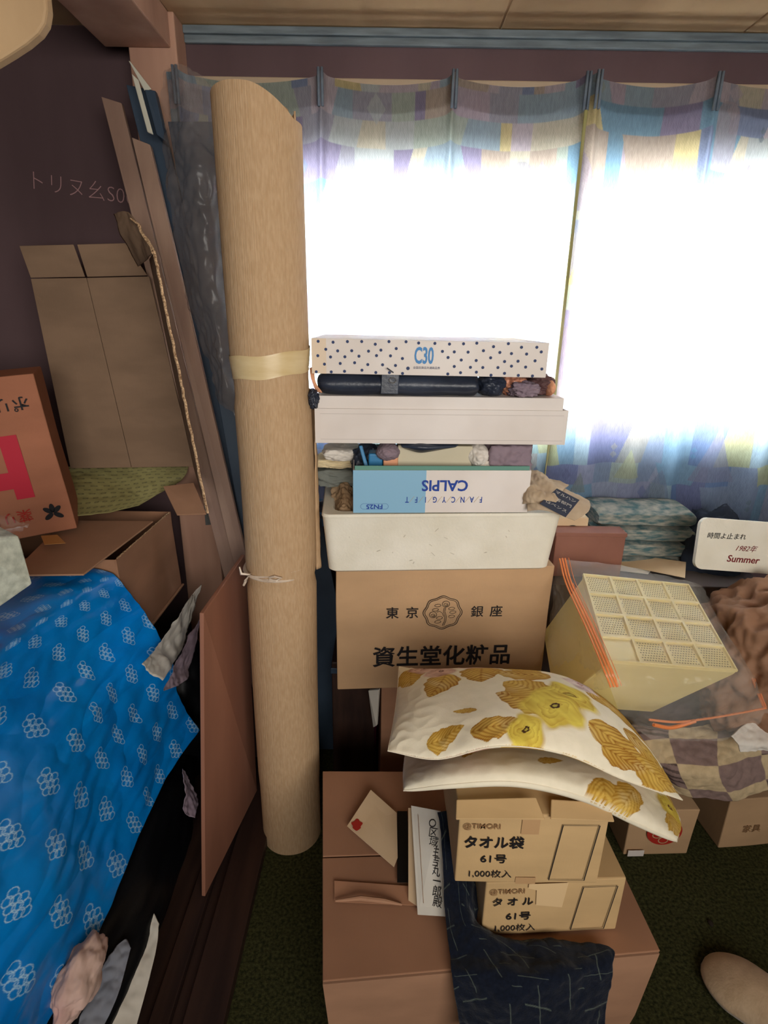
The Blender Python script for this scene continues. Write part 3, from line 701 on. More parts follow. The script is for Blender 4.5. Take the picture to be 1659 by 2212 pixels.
# hanging beige board with a rounded corner near the ceiling at top left
pts = [W(-160, -90, Y=1.0), W(80, -90, Y=1.0), W(97, -20, Y=1.0), W(101, 20, Y=1.0), W(96, 50, Y=1.0), W(82, 72, Y=1.0), W(55, 95, Y=1.0), W(20, 118, Y=1.0), W(-30, 148, Y=1.0), W(-160, 220, Y=1.0)]
vs = pts+[q+Vector((0, 0.02, 0)) for q in pts]; n = len(pts)
me = mesh_from(vs, [tuple(range(n))[::-1], tuple(range(n, 2*n))]+[(i, (i+1) % n, n+(i+1) % n, n+i) for i in range(n)])
o = bev(link('hanging_board', me, M['ceil']), 0.004); tag(o, 'beige board with a rounded corner hanging below the ceiling at top left', 'board')

# ------------------------------------------------------------------ centre stack
def place(name, label, cat, px, py, Y, rz, group=None):
    return thing(name, label, cat, W(px, py, Y=Y), math.radians(rz), group)
def span(pl, pr, py, Y): return (W(pr, py, Y=Y)-W(pl, py, Y=Y)).x
# -- big cosmetics carton
Y0 = 1.35
t = place('printed_carton', 'tan carton with black emblem and Japanese print under the polystyrene box', 'carton', 729, 1490, Y0, 4)
Wc = span(718, 1203, 1225, Y0)*1.0; Hc = 0.374; base_z = t.location.z
dented('body', M['card'], Wc, 0.42, Hc, t, 0.0025, taper=0.0, seed=1)
cx = Wc*0.492; cz = Hc*0.645
bm = bmesh.new()
def octo(s): 
    out = []
    for i in range(64):
        a = 2*PI*i/64; r = s*(1+0.045*math.cos(8*(a))+0.0*math.cos(4*a)); out.append((cx+r*1.06*math.cos(a), cz+r*math.sin(a)))
    return out
strokes(bm, octo(0.0485), 0.0018, closed=True, y=-0.0042); strokes(bm, octo(0.0440), 0.0014, closed=True, y=-0.0042)
for (dx, dz, r) in ((0.008, 0.026, 0.010), (-0.026, -0.006, 0.010)):
    strokes(bm, ring(cx+dx, cz+dz, r, r*0.9, 20), 0.0012, closed=True, y=-0.0042)
    strokes(bm, ring(cx+dx, cz+dz-0.002, r*0.55, r*0.45, 14), 0.001, closed=True, y=-0.0042)
    strokes(bm, ring(cx+dx+0.002, cz+dz-0.004, r*0.25, r*0.25, 10), 0.001, closed=True, y=-0.0042)
for (dx, dz) in ((-0.014, 0.022), (-0.020, 0.009), (0.024, 0.012), (0.028, 0.001), (0.025, -0.012), (-0.008, -0.016), (-0.012, -0.028)):
    strokes(bm, ring(cx+dx, cz+dz, 0.0085, 0.0040, 16, 0.1), 0.0011, closed=True, y=-0.0042)
strokes(bm, [(cx+0.008, cz+0.016), (cx+0.006, cz+0.004), (cx+0.011, cz-0.012), (cx+0.010, cz-0.026), (cx+0.005, cz-0.040)], 0.0012, y=-0.0042)
strokes(bm, [(cx+0.004, cz+0.016), (cx+0.002, cz+0.004), (cx+0.007, cz-0.012), (cx+0.006, cz-0.026), (cx+0.001, cz-0.040)], 0.0012, y=-0.0042)
strokes(bm, [(cx-0.016, cz+0.002), (cx-0.008, cz+0.004), (cx-0.001, cz-0.001), (cx+0.004, cz-0.012)], 0.0012, y=-0.0042)
link('printed_emblem', bm_mesh(bm), M['ink'], t)
for s, x in (('東', -0.137), ('京', -0.083), ('銀', 0.095), ('座', 0.148)):
    text('printed_text', s, M['ink'], t, cx+x, cz-0.001, 0.036, y=-0.0042, bold=0.0003)
for i, s in enumerate('資生堂化粧品'):
    text('printed_text', s, M['ink'], t, cx-0.158+i*0.0655, Hc*0.27, 0.068, y=-0.0042, bold=0.0012, sx=0.95)
top_z = base_z+Hc
slab('top_flap', M['card'], (0.0, -0.001, Hc+0.004), (Wc+0.006, -0.001, Hc-0.004), (0.0, 0.2, Hc+0.004), (Wc+0.006, 0.2, Hc+0.004), 0.004, t) if False else None

# -- polystyrene box
t = place('polystyrene_box', 'white polystyrene box with open top on the printed tan carton', 'box', 697, 1238, 1.30, 4)
Ws = span(697, 1226, 1170, 1.30); Ds = 0.39; Hs = 0.162
t.location.z = top_z+0.004
cxs, cys = Ws/2, Ds/2
L = [rr(Ws-0.045, Ds-0.045, 0.02, 0, cxs, cys), rr(Ws-0.028, Ds-0.03, 0.025, 0.006, cxs, cys), rr(Ws-0.004, Ds-0.004, 0.022, Hs-0.012, cxs, cys), rr(Ws, Ds, 0.02, Hs-0.006, cxs, cys), rr(Ws-0.006, Ds-0.006, 0.018, Hs, cxs, cys), rr(Ws-0.055, Ds-0.055, 0.03, Hs, cxs, cys), rr(Ws-0.062, Ds-0.062, 0.03, Hs-0.006, cxs, cys), rr(Ws-0.075, Ds-0.075, 0.03, 0.025, cxs, cys)]
loft('body', M['foam'], L, t, True, True)
bm = bmesh.new()
for i in range(14):
    x = random.uniform(0.06, Ws-0.06); z = random.uniform(0.03, 0.13); strokes(bm, [(x, z), (x+random.uniform(-.01, .01), z-random.uniform(0.002, .010))], 0.0011, y=-0.0005)
sc = link('scuff_marks', bm_mesh(bm), mat('grey_scuff', srgb(196, 188, 172), 0.8), t); sc.rotation_euler = (0, 0, 0); sc.location = (0, -0.0, 0)
sc.data.transform(Matrix(((1, 0, 0, 0), (0, 1, -0.075, 0.0125), (0, 0, 1, 0), (0, 0, 0, 1)))); 
styro_top = t.location.z+Hs

# -- crumpled papers in the polystyrene box
rows = [[W(720, 1040, Y=1.50), W(738, 1028, Y=1.50), W(760, 1045, Y=1.50)],
        [W(716, 1070, Y=1.45), W(742, 1058, Y=1.42), W(775, 1075, Y=1.44)],
        [W(720, 1100, Y=1.40), W(745, 1098, Y=1.36), W(790, 1106, Y=1.37)],
        [W(735, 1112, Y=1.38), W(770, 1114, Y=1.345), W(850, 1116, Y=1.335)]]
o = patch('packing_paper', M['pkg_paper'], rows, None, 60, 60, 0.014, 26, 0.0008, seed=3); tag(o, 'brown crumpled packing paper at the left corner inside the polystyrene box', 'paper')
blk = blob('plastic_bundle', M['leather'], (0.02, 1.50, styro_top-0.045), (0.20, 0.13, 0.045), 0.25, 8, seed=6); tag(blk, 'dark bundle inside the polystyrene box under the blue and white carton', 'bundle')

# -- newspaper fan at right
t = thing('newspaper', 'folded old newspaper with a dark advert sticking out at right of the polystyrene box', 'newspaper')
rows = [[W(1140, 1040, Y=1.42), W(1165, 1032, Y=1.42), W(1195, 1045, Y=1.41), W(1238, 1064, Y=1.40), W(1272, 1084, Y=1.38)],
        [W(1138, 1060, Y=1.37), W(1160, 1055, Y=1.36), W(1190, 1060, Y=1.35), W(1225, 1075, Y=1.34), W(1275, 1094, Y=1.335)],
        [W(1138, 1085, Y=1.33), W(1158, 1080, Y=1.31), W(1185, 1086, Y=1.30), W(1215, 1100, Y=1.30), W(1268, 1108, Y=1.31)],
        [W(1140, 1104, Y=1.32), W(1160, 1102, Y=1.30), W(1180, 1103, Y=1.29), W(1205, 1110, Y=1.285), W(1240, 1125, Y=1.29)]]
patch('folded_page', M['newsprint'], rows, t, 60, 40, 0.004, 22, 0.0015, seed=5)
rows = [[q+Vector((-0.01, 0.012, 0.014)) for q in r[:4]] for r in rows]
patch('back_page', M['newsprint'], rows, t, 50, 30, 0.010, 26, 0.0012, seed=7)
c0 = W(1203, 1055, Y=1.355); c1 = W(1252, 1080, Y=1.335); c2 = W(1166, 1088, Y=1.285); c3 = W(1222, 1117, Y=1.272)
ad = slab('advert_block', mat('advert_ink', srgb(52, 58, 74), 0.8), c0, c1, c2, c3, 0.0008, t, 0.0002)
ex = (c1-c0).normalized(); ey = (c0-c2).normalized(); ez = ex.cross(ey).normalized(); ey = ez.cross(ex)
def on_ad(s, fx, fy, size, m):
    o_ = c0*(1-fx)*(1-fy)+c1*fx*(1-fy)+c2*(1-fx)*fy+c3*fx*fy
    mm = Matrix((ex, ey, ez)).transposed().to_4x4(); mm.translation = o_+ez*0.002*(1 if ez.y < 0 else -1)
    text('advert_text', s, m, t, 0, 0, size, mat4=mm)
on_ad('マルハン', 0.5, 0.2, 0.014, M['white_paper']); on_ad('回答部門', 0.5, 0.5, 0.014, M['white_paper']); on_ad('はベンス', 0.5, 0.8, 0.014, M['white_paper'])

# -- blue and white gift carton (open tray, print upside down)
t = place('gift_carton', 'blue and white shallow gift carton with upside-down lettering', 'carton', 763, 1112, 1.315, 3)
Wg = span(763, 1150, 1060, 1.315); Dg = 0.30; Hg = 0.108
t.location.z = styro_top+0.002
def tray(t, Wd, Dd, Hh, m_out, m_in=None, th=0.003, base=True, front=True):
    if front: box('front_wall', m_out, 0, Wd, 0, th, 0, Hh, t, 0.0008)
    box('back_wall', m_in or m_out, 0, Wd, Dd-th, Dd, 0, Hh*1.0, t, 0.0008)
    box('side_wall', m_out, 0, th, th, Dd-th, 0, Hh, t, 0.0008); box('side_wall', m_out, Wd-th, Wd, th, Dd-th, 0, Hh, t, 0.0008)
    if base: box('base', m_in or m_out, th, Wd-th, th, Dd-th, 0, th, t)
tray(t, Wg, Dg, Hg, M['white_card'], M['green_card'])
box('green_lining', M['green_card'], 0.004, Wg-0.004, 0.0034, 0.007, 0.02, Hg+0.010, t, 0.0006)
box('blue_print', M['panel_blue'], 0, Wg*0.408, -0.0006, 0.0, 0, Hg, t)
text('printed_logo', 'CALPIS', M['ink_blue'], t, Wg*0.515, Hg*0.66, 0.038, y=-0.0012, rot=PI, bold=0.0009, sx=0.98)
for i, s in enumerate('FANCYGIFT'):
    text('printed_text', s, M['ink_blue'], t, Wg*0.725-i*0.0229, Hg*0.32, 0.021, y=-0.0012, rot=PI, sx=0.7, bold=0.0003)
bm = bmesh.new()
for i in range(8):
    x = Wg*0.725-(i+0.5)*0.0229; strokes(bm, [(x-0.006, Hg*0.32-0.008), (x+0.006, Hg*0.32+0.008)], 0.0006)
link('slash_marks', bm_mesh(bm), mat('gold_ink', srgb(190, 160, 90), 0.5), t)
text('printed_text', 'FN25', M['ink_blue'], t, Wg*0.12, Hg*0.155, 0.016, y=-0.0012, rot=PI, bold=0.0004, sx=1.15)
bm = bmesh.new(); L = [(Wg*0.12+dx, Hg*0.155+dz) for dx, dz in [(-0.027+0.007*math.cos(a), 0.007*math.sin(a)) for a in [PI/2+PI*k/8 for k in range(9)]]+[(0.027+0.007*math.cos(a), 0.007*math.sin(a)) for a in [-PI/2+PI*k/8 for k in range(9)]]]
strokes(bm, L, 0.0006, closed=True); link('printed_outline', bm_mesh(bm), M['ink_blue'], t)
gift_z = t.location.z
# contents of the gift carton
Yc_ = 1.40
def item(name, m, pl, pt, pr, pb, Y, dep, label, cat, rz=0, bv=0.004):
    a = W(pl, pt, Y=Y); b = W(pr, pb, Y=Y)
    bm = bmesh.new(); add_box(bm, 0, b.x-a.x, 0, dep, 0, a.z-b.z)
    o = link(name, bm_mesh(bm), m); bev(o, bv, 3); o.location = (a.x, Y, b.z); o.rotation_euler = (0, 0, math.radians(rz)); return tag(o, label, cat)
item('card_box', mat('ivory_card', srgb(196, 186, 160), 0.7, 0.2, srgb(206, 196, 172), 6), 860, 962, 1015, 1062, 1.37, 0.12, 'plain ivory card box standing in the gift carton', 'box', bv=0.002)
item('orange_cup', M['peach'], 828, 985, 858, 1062, 1.36, 0.04, 'small peach ribbed piece left of the ivory card box', 'piece')
item('blue_container', M['blue_plastic'], 796, 980, 826, 1062, 1.37, 0.05, 'blue plastic container at left in the gift carton', 'container')
o = slab('blue_strap', M['blue_plastic'], W(775, 963, Y=1.365), W(782, 962, Y=1.365), W(793, 1030, Y=1.35), W(802, 1030, Y=1.35), 0.01); tag(o, 'slanting blue strap leaning at the left end of the gift carton', 'strap')
o = blob('mauve_pouch', M['mauve'], W(838, 975, Y=1.38), (0.030, 0.04, 0.022), 0.1, 4, seed=3); tag(o, 'small mauve pouch above the peach piece', 'pouch')
o = blob('dark_pouch', M['leather'], W(790, 1000, Y=1.46), (0.04, 0.05, 0.05), 0.2, 6, seed=4); tag(o, 'dark soft pouch behind the blue strap', 'pouch')
o = blob('white_cloth', M['cloth_white'], W(1030, 982, Y=1.40), (0.030, 0.05, 0.030), 0.12, 4, seed=5); tag(o, 'white crumpled cloth right of the ivory card box', 'cloth')
o = blob('white_cloth', M['cloth_white'], W(1045, 1012, Y=1.40), (0.045, 0.05, 0.030), 0.15, 4, seed=15); tag(o, 'lower white crumpled cloth spilling behind the gift carton edge', 'cloth')
o = blob('grey_pouch', M['mauve'], W(1092, 990, Y=1.42), (0.058, 0.07, 0.050), 0.12, 5, seed=6, box_=0.6); tag(o, 'mauve grey smooth bag filling the right end of the gift carton', 'bag')
# dark bowl-shaped visor hanging from the flat white box
rows = [[W(865, 958, Y=1.37), W(900, 949, Y=1.36), W(945, 955, Y=1.36), W(990, 961, Y=1.37)], [W(868, 964, Y=1.345), W(905, 966, Y=1.33), W(940, 967, Y=1.335), W(985, 964, Y=1.355)], [W(875, 968, Y=1.36), W(905, 976, Y=1.35), W(930, 974, Y=1.35), W(975, 966, Y=1.37)]]
o = patch('dark_strap', M['leather'], rows, None, 40, 20, 0.001, 10, 0.004); tag(o, 'dark leather strap sagging under the flat white box', 'strap')
# -- towels pile left behind the gift carton
o = blob('white_towel', M['cloth_white'], W(738, 975, Y=1.50), (0.050, 0.06, 0.016), 0.12, 6, seed=2, box_=0.5); tag(o, 'rolled white towel under the left end of the flat white box', 'towel')
o = blob('cream_towel', mat('cream_towel', srgb(222, 204, 166), 0.95, 0.1), W(728, 993, Y=1.52), (0.060, 0.06, 0.013), 0.12, 6, seed=3, box_=0.5); tag(o, 'cream towel below the rolled white towel', 'towel')
o = blob('grey_towel', mat('grey_green_towel', srgb(120, 124, 118), 0.95, 0.1, srgb(140, 144, 136), 10), W(735, 1022, Y=1.53), (0.075, 0.07, 0.026), 0.12, 6, seed=4, box_=0.5); tag(o, 'grey-green folded towel lowest in the left towel pile', 'towel')

# -- flat white box (tray with lid pushed on from below)
t = place('flat_white_box', 'wide flat white box below the dotted lid, corner stepped', 'box', 681, 957, 1.33, 2.0)
Wf = span(679, 1229, 930, 1.33); Hl = W(900, 880, Y=1.33).z-W(900, 955, Y=1.33).z
zflat = W(681, 957, Y=1.33).z; Hi = W(900, 853, Y=1.33).z-W(900, 880, Y=1.33).z
tray(t, Wf, 0.36, Hl, M['white_card'])
bm = bmesh.new(); add_box(bm, 0.004, Wf-0.012, 0.006, 0.352, 0.004, Hl+Hi); o = bev(link('inner_tray', bm_mesh(bm), M['white_card'], t), 0.002)
bm = bmesh.new(); strokes(bm, [(0.013, 0.010), (Wf-0.008, 0.010), (Wf-0.010, Hl-0.012), (0.013, Hl-0.012)], 0.0007, y=-0.0004, closed=True); link('printed_line', bm_mesh(bm), mat('grey_line', srgb(176, 166, 160), 0.7), t)
flat_top = zflat+Hl+Hi

# -- dark bag, wraps on it
t = thing('leather_bag', 'black folded leather bag squeezed under the dotted lid', 'bag')
rows = []
zc = flat_top+0.026
prof_r = [0.022, 0.030, 0.038, 0.029, 0.027, 0.033, 0.034, 0.029, 0.027, 0.032, 0.018]
xs = [W(px, 825, Y=1.35).x for px in (680, 712, 755, 800, 845, 880, 915, 955, 995, 1026, 1038)]
loops = []
for x, r in zip(xs, prof_r):
    loops.append([(x+0.004*mn.noise(Vector((x*30, a, 1))), 1.40+0.065*math.cos(a), zc+r*math.sin(a)*(1+0.22*mn.noise(Vector((x*26, a*2.0, 0))))-0.0) for a in [2*PI*k/28 for k in range(28)]])
o = loft('body', M['leather'], loops, t); o.modifiers.clear(); s_ = o.modifiers.new('ss', 'SUBSURF'); s_.levels = 2; s_.render_levels = 2
bp = W(848, 822, Y=1.33)
tube('buckle_ring', M['alum'], [(bp.x+0.008*math.cos(a), 1.332, bp.z+0.006*math.sin(a)) for a in [2*PI*k/20 for k in range(20)]], 0.0012, t, 6, True)
slab('cross_strap', M['leather'], (bp.x-0.026, 1.334, zc+0.027), (bp.x+0.016, 1.334, zc+0.027), (bp.x-0.028, 1.334, zc-0.020), (bp.x+0.014, 1.334, zc-0.020), 0.004, t)
tube('strap_end', M['leather'], [W(836, 795, Y=1.318), W(850, 805, Y=1.32)], 0.0014, t)
dz = Vector((0, 0, 0))
o = blob('dark_pouch', M['leather'], (W(1060, 826, Y=1.40).x, 1.40, flat_top+0.025), (0.036, 0.05, 0.028), 0.15, 5, seed=7); tag(o, 'round dark pouch right of the black leather bag', 'pouch')
o = blob('copper_wrap', M['copper'], (W(1105, 822, Y=1.41).x, 1.42, flat_top+0.028), (0.038, 0.05, 0.028), 0.2, 8, seed=9); tag(o, 'shiny copper satin bundle under the right end of the dotted lid', 'bundle')
o = blob('grey_wrap', M['mauve'], (W(1130, 830, Y=1.39).x, 1.385, flat_top+0.018), (0.036, 0.04, 0.018), 0.25, 7, seed=10, box_=0.4); tag(o, 'grey folded wrap beside the copper bundle', 'wrap')
o = blob('brown_wrap', mat('brown_wrap', srgb(92, 66, 66), 0.6), (W(1165, 828, Y=1.41).x, 1.42, flat_top+0.026), (0.036, 0.05, 0.027), 0.2, 7, seed=11); tag(o, 'brown wrap between copper bundle and peach roll', 'wrap')
o = blob('peach_roll', M['peach'], (W(1186, 832, Y=1.40).x, 1.41, flat_top+0.020), (0.014, 0.05, 0.020), 0.05, 5, seed=12); tag(o, 'end of a peach roll sticking out at the right below the dotted lid', 'roll')
o = patch('tan_strap', M['peach'], [[W(668, 795, Y=1.35), W(676, 792, Y=1.34)], [W(673, 820, Y=1.33), W(682, 826, Y=1.33)], [W(684, 846, Y=1.34), W(696, 848, Y=1.335)]], None, 10, 30, 0.003, 20, 0.003); tag(o, 'tan strap looping at the left of the black leather bag', 'strap')
o = blob('dark_tassel', M['leather'], W(677, 862, Y=1.33), (0.012, 0.02, 0.022), 0.3, 9, seed=2); tag(o, 'small dark tassel pinched left of the flat white box', 'tassel')

# -- dotted lid
t = place('dotted_lid', 'white lid with blue dots and blue lettering on top of the stack', 'lid', 674, 808, 1.325, 1.0)
Wd = span(674, 1187, 770, 1.325); Hd = W(900, 734, Y=1.325).z-W(900, 810, Y=1.325).z
t.location.z = W(900, 810, Y=1.325).z; t.rotation_euler = (0, math.radians(0.3), math.radians(1))
box('body', M['white_card'], 0, Wd, 0, 0.003, 0, Hd, t, 0.0008)
box('side_wall', M['white_card'], 0, 0.003, 0.003, 0.34, 0.012, Hd, t, 0.0008); box('side_wall', M['white_card'], Wd-0.003, Wd, 0.003, 0.34, 0, Hd, t, 0.0008)
box('back_wall', M['white_card'], 0, Wd, 0.337, 0.34, 0, Hd, t, 0.0008); box('top_panel', M['white_card'], 0.003, Wd-0.003, 0.003, 0.337, Hd-0.004, Hd-0.001, t)
flat_poly('corner_tape', mat('clear_tape_yellowed', srgb(216, 196, 172), 0.4), [(0, 0.0), (0.033, 0.0), (0.033, Hd), (0, Hd)], t, -0.0005)
bm = bmesh.new(); rs = random.Random(4)
dots = []
for r in range(5):
    for c in range(17):
        x = 0.012+(c+0.5*(r % 2))*Wd/16.3+rs.uniform(-.004, .004); z = Hd*(0.09+0.205*r)+rs.uniform(-.004, .004)
        if x > Wd-0.008 or (0.405 < x/Wd < 0.545 and 0.02 < z/Hd < 0.86): continue
        if z > Hd-0.003: continue
        bm.faces.new([bm.verts.new((a, -0.0012, b)) for a, b in ring(x, z, 0.0034, 0.0034, 14)])
link('printed_dots', bm_mesh(bm), M['dot'], t)
text('printed_text', 'C30', M['ink_sky'], t, Wd*0.474, Hd*0.55, 0.050, y=-0.0014, sx=0.52, bold=0.0012)
text('printed_text', '全国百貨店共通商品券', M['dot'], t, Wd*0.487, Hd*0.22, 0.0062, y=-0.0014, sx=1.0)
text('printed_text', 'SELECTED GIFT BOX', M['dot'], t, Wd*0.487, Hd*0.13, 0.004, y=-0.0014, sx=1.0) if False else None
bm = bmesh.new(); bm.faces.new([bm.verts.new((a, -0.0013, b)) for a, b in ring(Wd*0.408, Hd*0.20, 0.004, 0.004, 14)]); link('printed_emblem', bm_mesh(bm), M['dot'], t)

# -- what carries the printed carton
t = thing('support_carton', 'dim reddish carton under the printed tan carton, behind the cushions', 'carton', (W(824, 1490, Y=1.40).x, 1.40, 0), 0.05)
dented('body', M['card_dark'], 0.46, 0.36, base_z-0.004, t, 0.002)
o = item('red_poster_roll', M['purple'], 770, 1492, 812, 1650, 1.52, 0.12, 'wine red plastic bundle standing in the dark gap beside the carpet roll', 'bundle', -8)
o.location.z = 0; o.scale = (1, 1, 2.3)
o = slab('magazine', M['white_paper'], W(795, 1492, Y=1.42), W(818, 1490, Y=1.40), W(806, 1572, Y=1.42), W(813, 1568, Y=1.40), 0.01); tag(o, 'pale edge of a magazine hanging below the printed tan carton', 'magazine')
t = thing('dark_crate', 'dark container standing in shadow between carpet roll and reddish carton', 'container', (-0.155, 1.50, 0), 0)
box('body', M['sill'], 0, 0.135, 0, 0.30, 0, base_z-0.01, t, 0.004); box('rim', M['dark_blue'], -0.003, 0.138, -0.003, 0.303, base_z-0.05, base_z-0.03, t, 0.002)

# ------------------------------------------------------------------ big carton at the bottom
ZT = 0.35
A = W(697, 2122, z=ZT); B = W(1426, 2056, z=ZT); D = W(697, 1668, z=ZT); E = W(1325, 1790, z=ZT)
t = thing('floor_carton', 'largest brown carton on the floor at the bottom, under the towel-bag cartons', 'carton', (0, 0, 0))
Ew = Vector((B.x-0.02, D.y+0.01, ZT)); Dw = Vector((D.x, D.y, ZT))
tp_ = [A, B, Ew, Dw]
cen = sum(tp_, Vector())/4
def ring_at(z, k): return [Vector((cen.x+(q.x-cen.x)*k, cen.y+(q.y-cen.y)*k, z)) for q in tp_]
loft('body', M['card_warm'], [ring_at(0.0, 0.90), ring_at(0.15, 0.96), ring_at(ZT-0.006, 1.0)], t, True, True, False)
# top leaves: left-far leaf, left-near leaf, right leaf; slightly bowed
zl = ZT-0.004
mid = Dw.lerp(A, 0.50); midr = Ew.lerp(B, 0.5)
slab('top_leaf', M['card_dark'], Dw+Vector((0, 0, .004)), Ew+Vector((0, 0, .004)), mid+Vector((0, 0, .003)), midr+Vector((0, 0, .003)), 0.004, t)
slab('top_leaf', M['card_dark'], mid+Vector((0, -0.003, .003)), midr+Vector((0, -.003, .003)), A+Vector((0, 0, .003)), B+Vector((0, 0, .003)), 0.004, t)
q0 = W(722, 1902, z=ZT+0.008); q1 = W(905, 1915, z=ZT+0.008)
slab('tape_strip', mat('brown_tape', srgb(176, 128, 98), 0.4, 0.4), q0, q1, W(722, 1948, z=ZT+0.007), W(905, 1956, z=ZT+0.007), 0.001, t, 0.0004)
tube('curled_tape', M['card_warm'], [W(725, 1946, z=ZT+0.012), W(780, 1940, z=ZT+0.020), W(830, 1946, z=ZT+0.018), W(868, 1954, z=ZT+0.010)], [0.002, 0.005, 0.005, 0.002], t, 8)
slab('dark_gap', M['black_bag'], W(858, 1752, z=ZT+0.010), W(880, 1752, z=ZT+0.010), W(858, 1906, z=ZT+0.010), W(884, 1906, z=ZT+0.010), 0.001, t, 0.0004)
# envelope
e = [W(801, 1706, z=ZT+0.03), W(857, 1756, z=ZT+0.022), W(859, 1852, z=ZT+0.014), W(851, 1872, z=ZT+0.012), W(750, 1784, z=ZT+0.016)]
me = mesh_from(e+[q-Vector((0, 0, 0.002)) for q in e], [(0, 1, 2, 3, 4), (9, 8, 7, 6, 5)]+[(i, (i+1) % 5, 5+(i+1) % 5, 5+i) for i in range(5)])
o = thing('envelope', 'cream envelope with a red stamp mark lying on the floor carton', 'envelope')
link('paper', me, M['cream_paper'], o)
sp_ = W(771, 1782, z=ZT+0.0185)
me = mesh_from([sp_+Vector((0.012*math.cos(a)*(1+0.2*math.sin(5*a)), 0.015*math.sin(a)*(1+0.15*math.cos(4*a)), 0.0008)) for a in [2*PI*k/30 for k in range(30)]], [tuple(range(30))])
link('red_stamp', me, M['ink_red'], o)
# documents
t = thing('document', 'long pale printed document lying against the towel-bag cartons', 'document')
d0 = W(888, 1740, z=ZT+0.115); d1 = W(952, 1752, z=ZT+0.125); d2 = W(902, 1976, z=ZT+0.010); d3 = W(967, 1980, z=ZT+0.014)
slab('page', M['white_paper'], d0, d1, d2, d3, 0.001, t, 0.0003)
ex = (d1-d0).normalized(); ey = (d0-d2).normalized(); ez = ex.cross(ey).normalized(); ey = ez.cross(ex).normalized(); sg = 1 if ez.y < 0 else -1
for i, s in enumerate('○区域住吉丸一郎殿'):
    f_ = 0.15+i*0.092; pp = d0.lerp(d2, f_)*0.30+d1.lerp(d3, f_)*0.70
    mm = Matrix((ex, ey, ez)).transposed().to_4x4(); mm.translation = pp+ez*0.002*sg
    text('printed_text', s, M['ink'], t, 0, 0, 0.021, mat4=mm)
bm = bmesh.new()
link('printed_rule', slab('x', M['ink_faint'], d0.lerp(d1, .22).lerp(d2.lerp(d3, .22), .08)+ez*0.0015*sg, d0.lerp(d1, .235).lerp(d2.lerp(d3, .235), .08)+ez*0.0015*sg, d0.lerp(d1, .22).lerp(d2.lerp(d3, .22), .9)+ez*0.0015*sg, d0.lerp(d1, .235).lerp(d2.lerp(d3, .235), .9)+ez*0.0015*sg, 0.0002, None, 0.00005).data, M['ink_faint'], t)
bpy.data.objects.remove(bpy.data.objects['x'])
o = slab('folded_paper', M['cream_paper'], W(882, 1745, z=ZT+0.10), W(894, 1745, z=ZT+0.10), W(882, 1945, z=ZT+0.008), W(905, 1960, z=ZT+0.008), 0.001); tag(o, 'folded cream paper under the long printed document', 'paper')

# towel-bag cartons
def towel_box(px, py, Y, Wd_, Hd_, label, rz, patchy):
    t = place('towel_bag_carton', label, 'carton', px, py, Y, rz, 'towel-bag cartons')
    dented('body', M['card_towel'], Wd_, 0.34, Hd_, t, 0.0015, n=8)
    y = -0.003
    text('printed_text', 'タオル袋', M['ink'], t, Wd_*0.245, Hd_*0.60, 0.031, y=y, bold=0.0006, sx=0.9) if not patchy else text('printed_text', 'タ オ ル 袋', M['ink'], t, Wd_*0.255, Hd_*0.64, 0.023, y=y, bold=0.0004)
    text('printed_text', '61号', M['ink'], t, Wd_*0.255, Hd_*0.365, 0.023, y=y, bold=0.0003, sx=1.1)
    text('printed_text', '1,000枚入', M['ink'], t, Wd_*0.235, Hd_*0.14, 0.020, y=y, bold=0.0001)
    text('faint_text', '@TIMORI', M['ink_faint'], t, Wd_*0.155, Hd_*0.84, 0.016, y=y, bold=0.0002)
    bm = bmesh.new(); x0, x1 = Wd_*0.665, Wd_*0.925; strokes(bm, [(x0-0.004, Hd_*0.07), (x1-0.008, Hd_*0.07), (x1+0.004, Hd_*0.88), (x0+0.008, Hd_*0.88)], 0.0022, y=y, closed=True)
    link('printed_frame', bm_mesh(bm), M['ink'], t)
    if not patchy:
        flat_poly('faded_seal', M['ink_faint'], [(Wd_*0.42, Hd_*0.74), (Wd_*0.54, Hd_*0.74), (Wd_*0.54, Hd_*0.95), (Wd_*0.42, Hd_*0.95)], t, y+0.0006).data.materials[0] = M['tapeseal']
        flat_poly('faded_seal', M['ink_faint'], [(Wd_*0.42, Hd_*0.0), (Wd_*0.56, Hd_*0.0), (Wd_*0.56, Hd_*0.10), (Wd_*0.42, Hd_*0.10)], t, y+0.0006).data.materials[0] = M['tapeseal']
    else:
        flat_poly('worn_patch', M['tapeseal2'], [(Wd_*0.37, Hd_*0.58), (Wd_*0.56, Hd_*0.52), (Wd_*0.58, Hd_*0.98), (Wd_*0.30, Hd_*0.98), (Wd_*0.30, Hd_*0.90), (Wd_*0.36, Hd_*0.86)], t, y-0.0003)
    return t
M['tapeseal'] = mat('old_paper_seal', srgb(186, 148, 106), 0.6)
M['tapeseal2'] = mat('worn_paper_patch', srgb(220, 188, 142), 0.6)
lo = towel_box(1037, 2040, 0.785, 0.272, 0.140, 'lower towel-bag carton with a worn pale patch on its print', 3, True)
lo.location.z = ZT+0.006
up = towel_box(982, 1903, 0.785, 0.270, 0.165, 'upper towel-bag carton with clear black print, under the cushions', 0, False)
up.location.z = ZT+0.006+0.142
uz = up.location.z+0.165
slab('open_leaf', M['card_towel'], (-0.004, 0.020, 0.178), (0.140, 0.020, 0.186), (-0.008, -0.010, 0.163), (0.150, -0.012, 0.168), 0.004, up)
slab('open_leaf', M['card_towel'], (0.168, 0.020, 0.182), (0.274, 0.020, 0.176), (0.160, -0.010, 0.167), (0.276, -0.008, 0.161), 0.004, up)

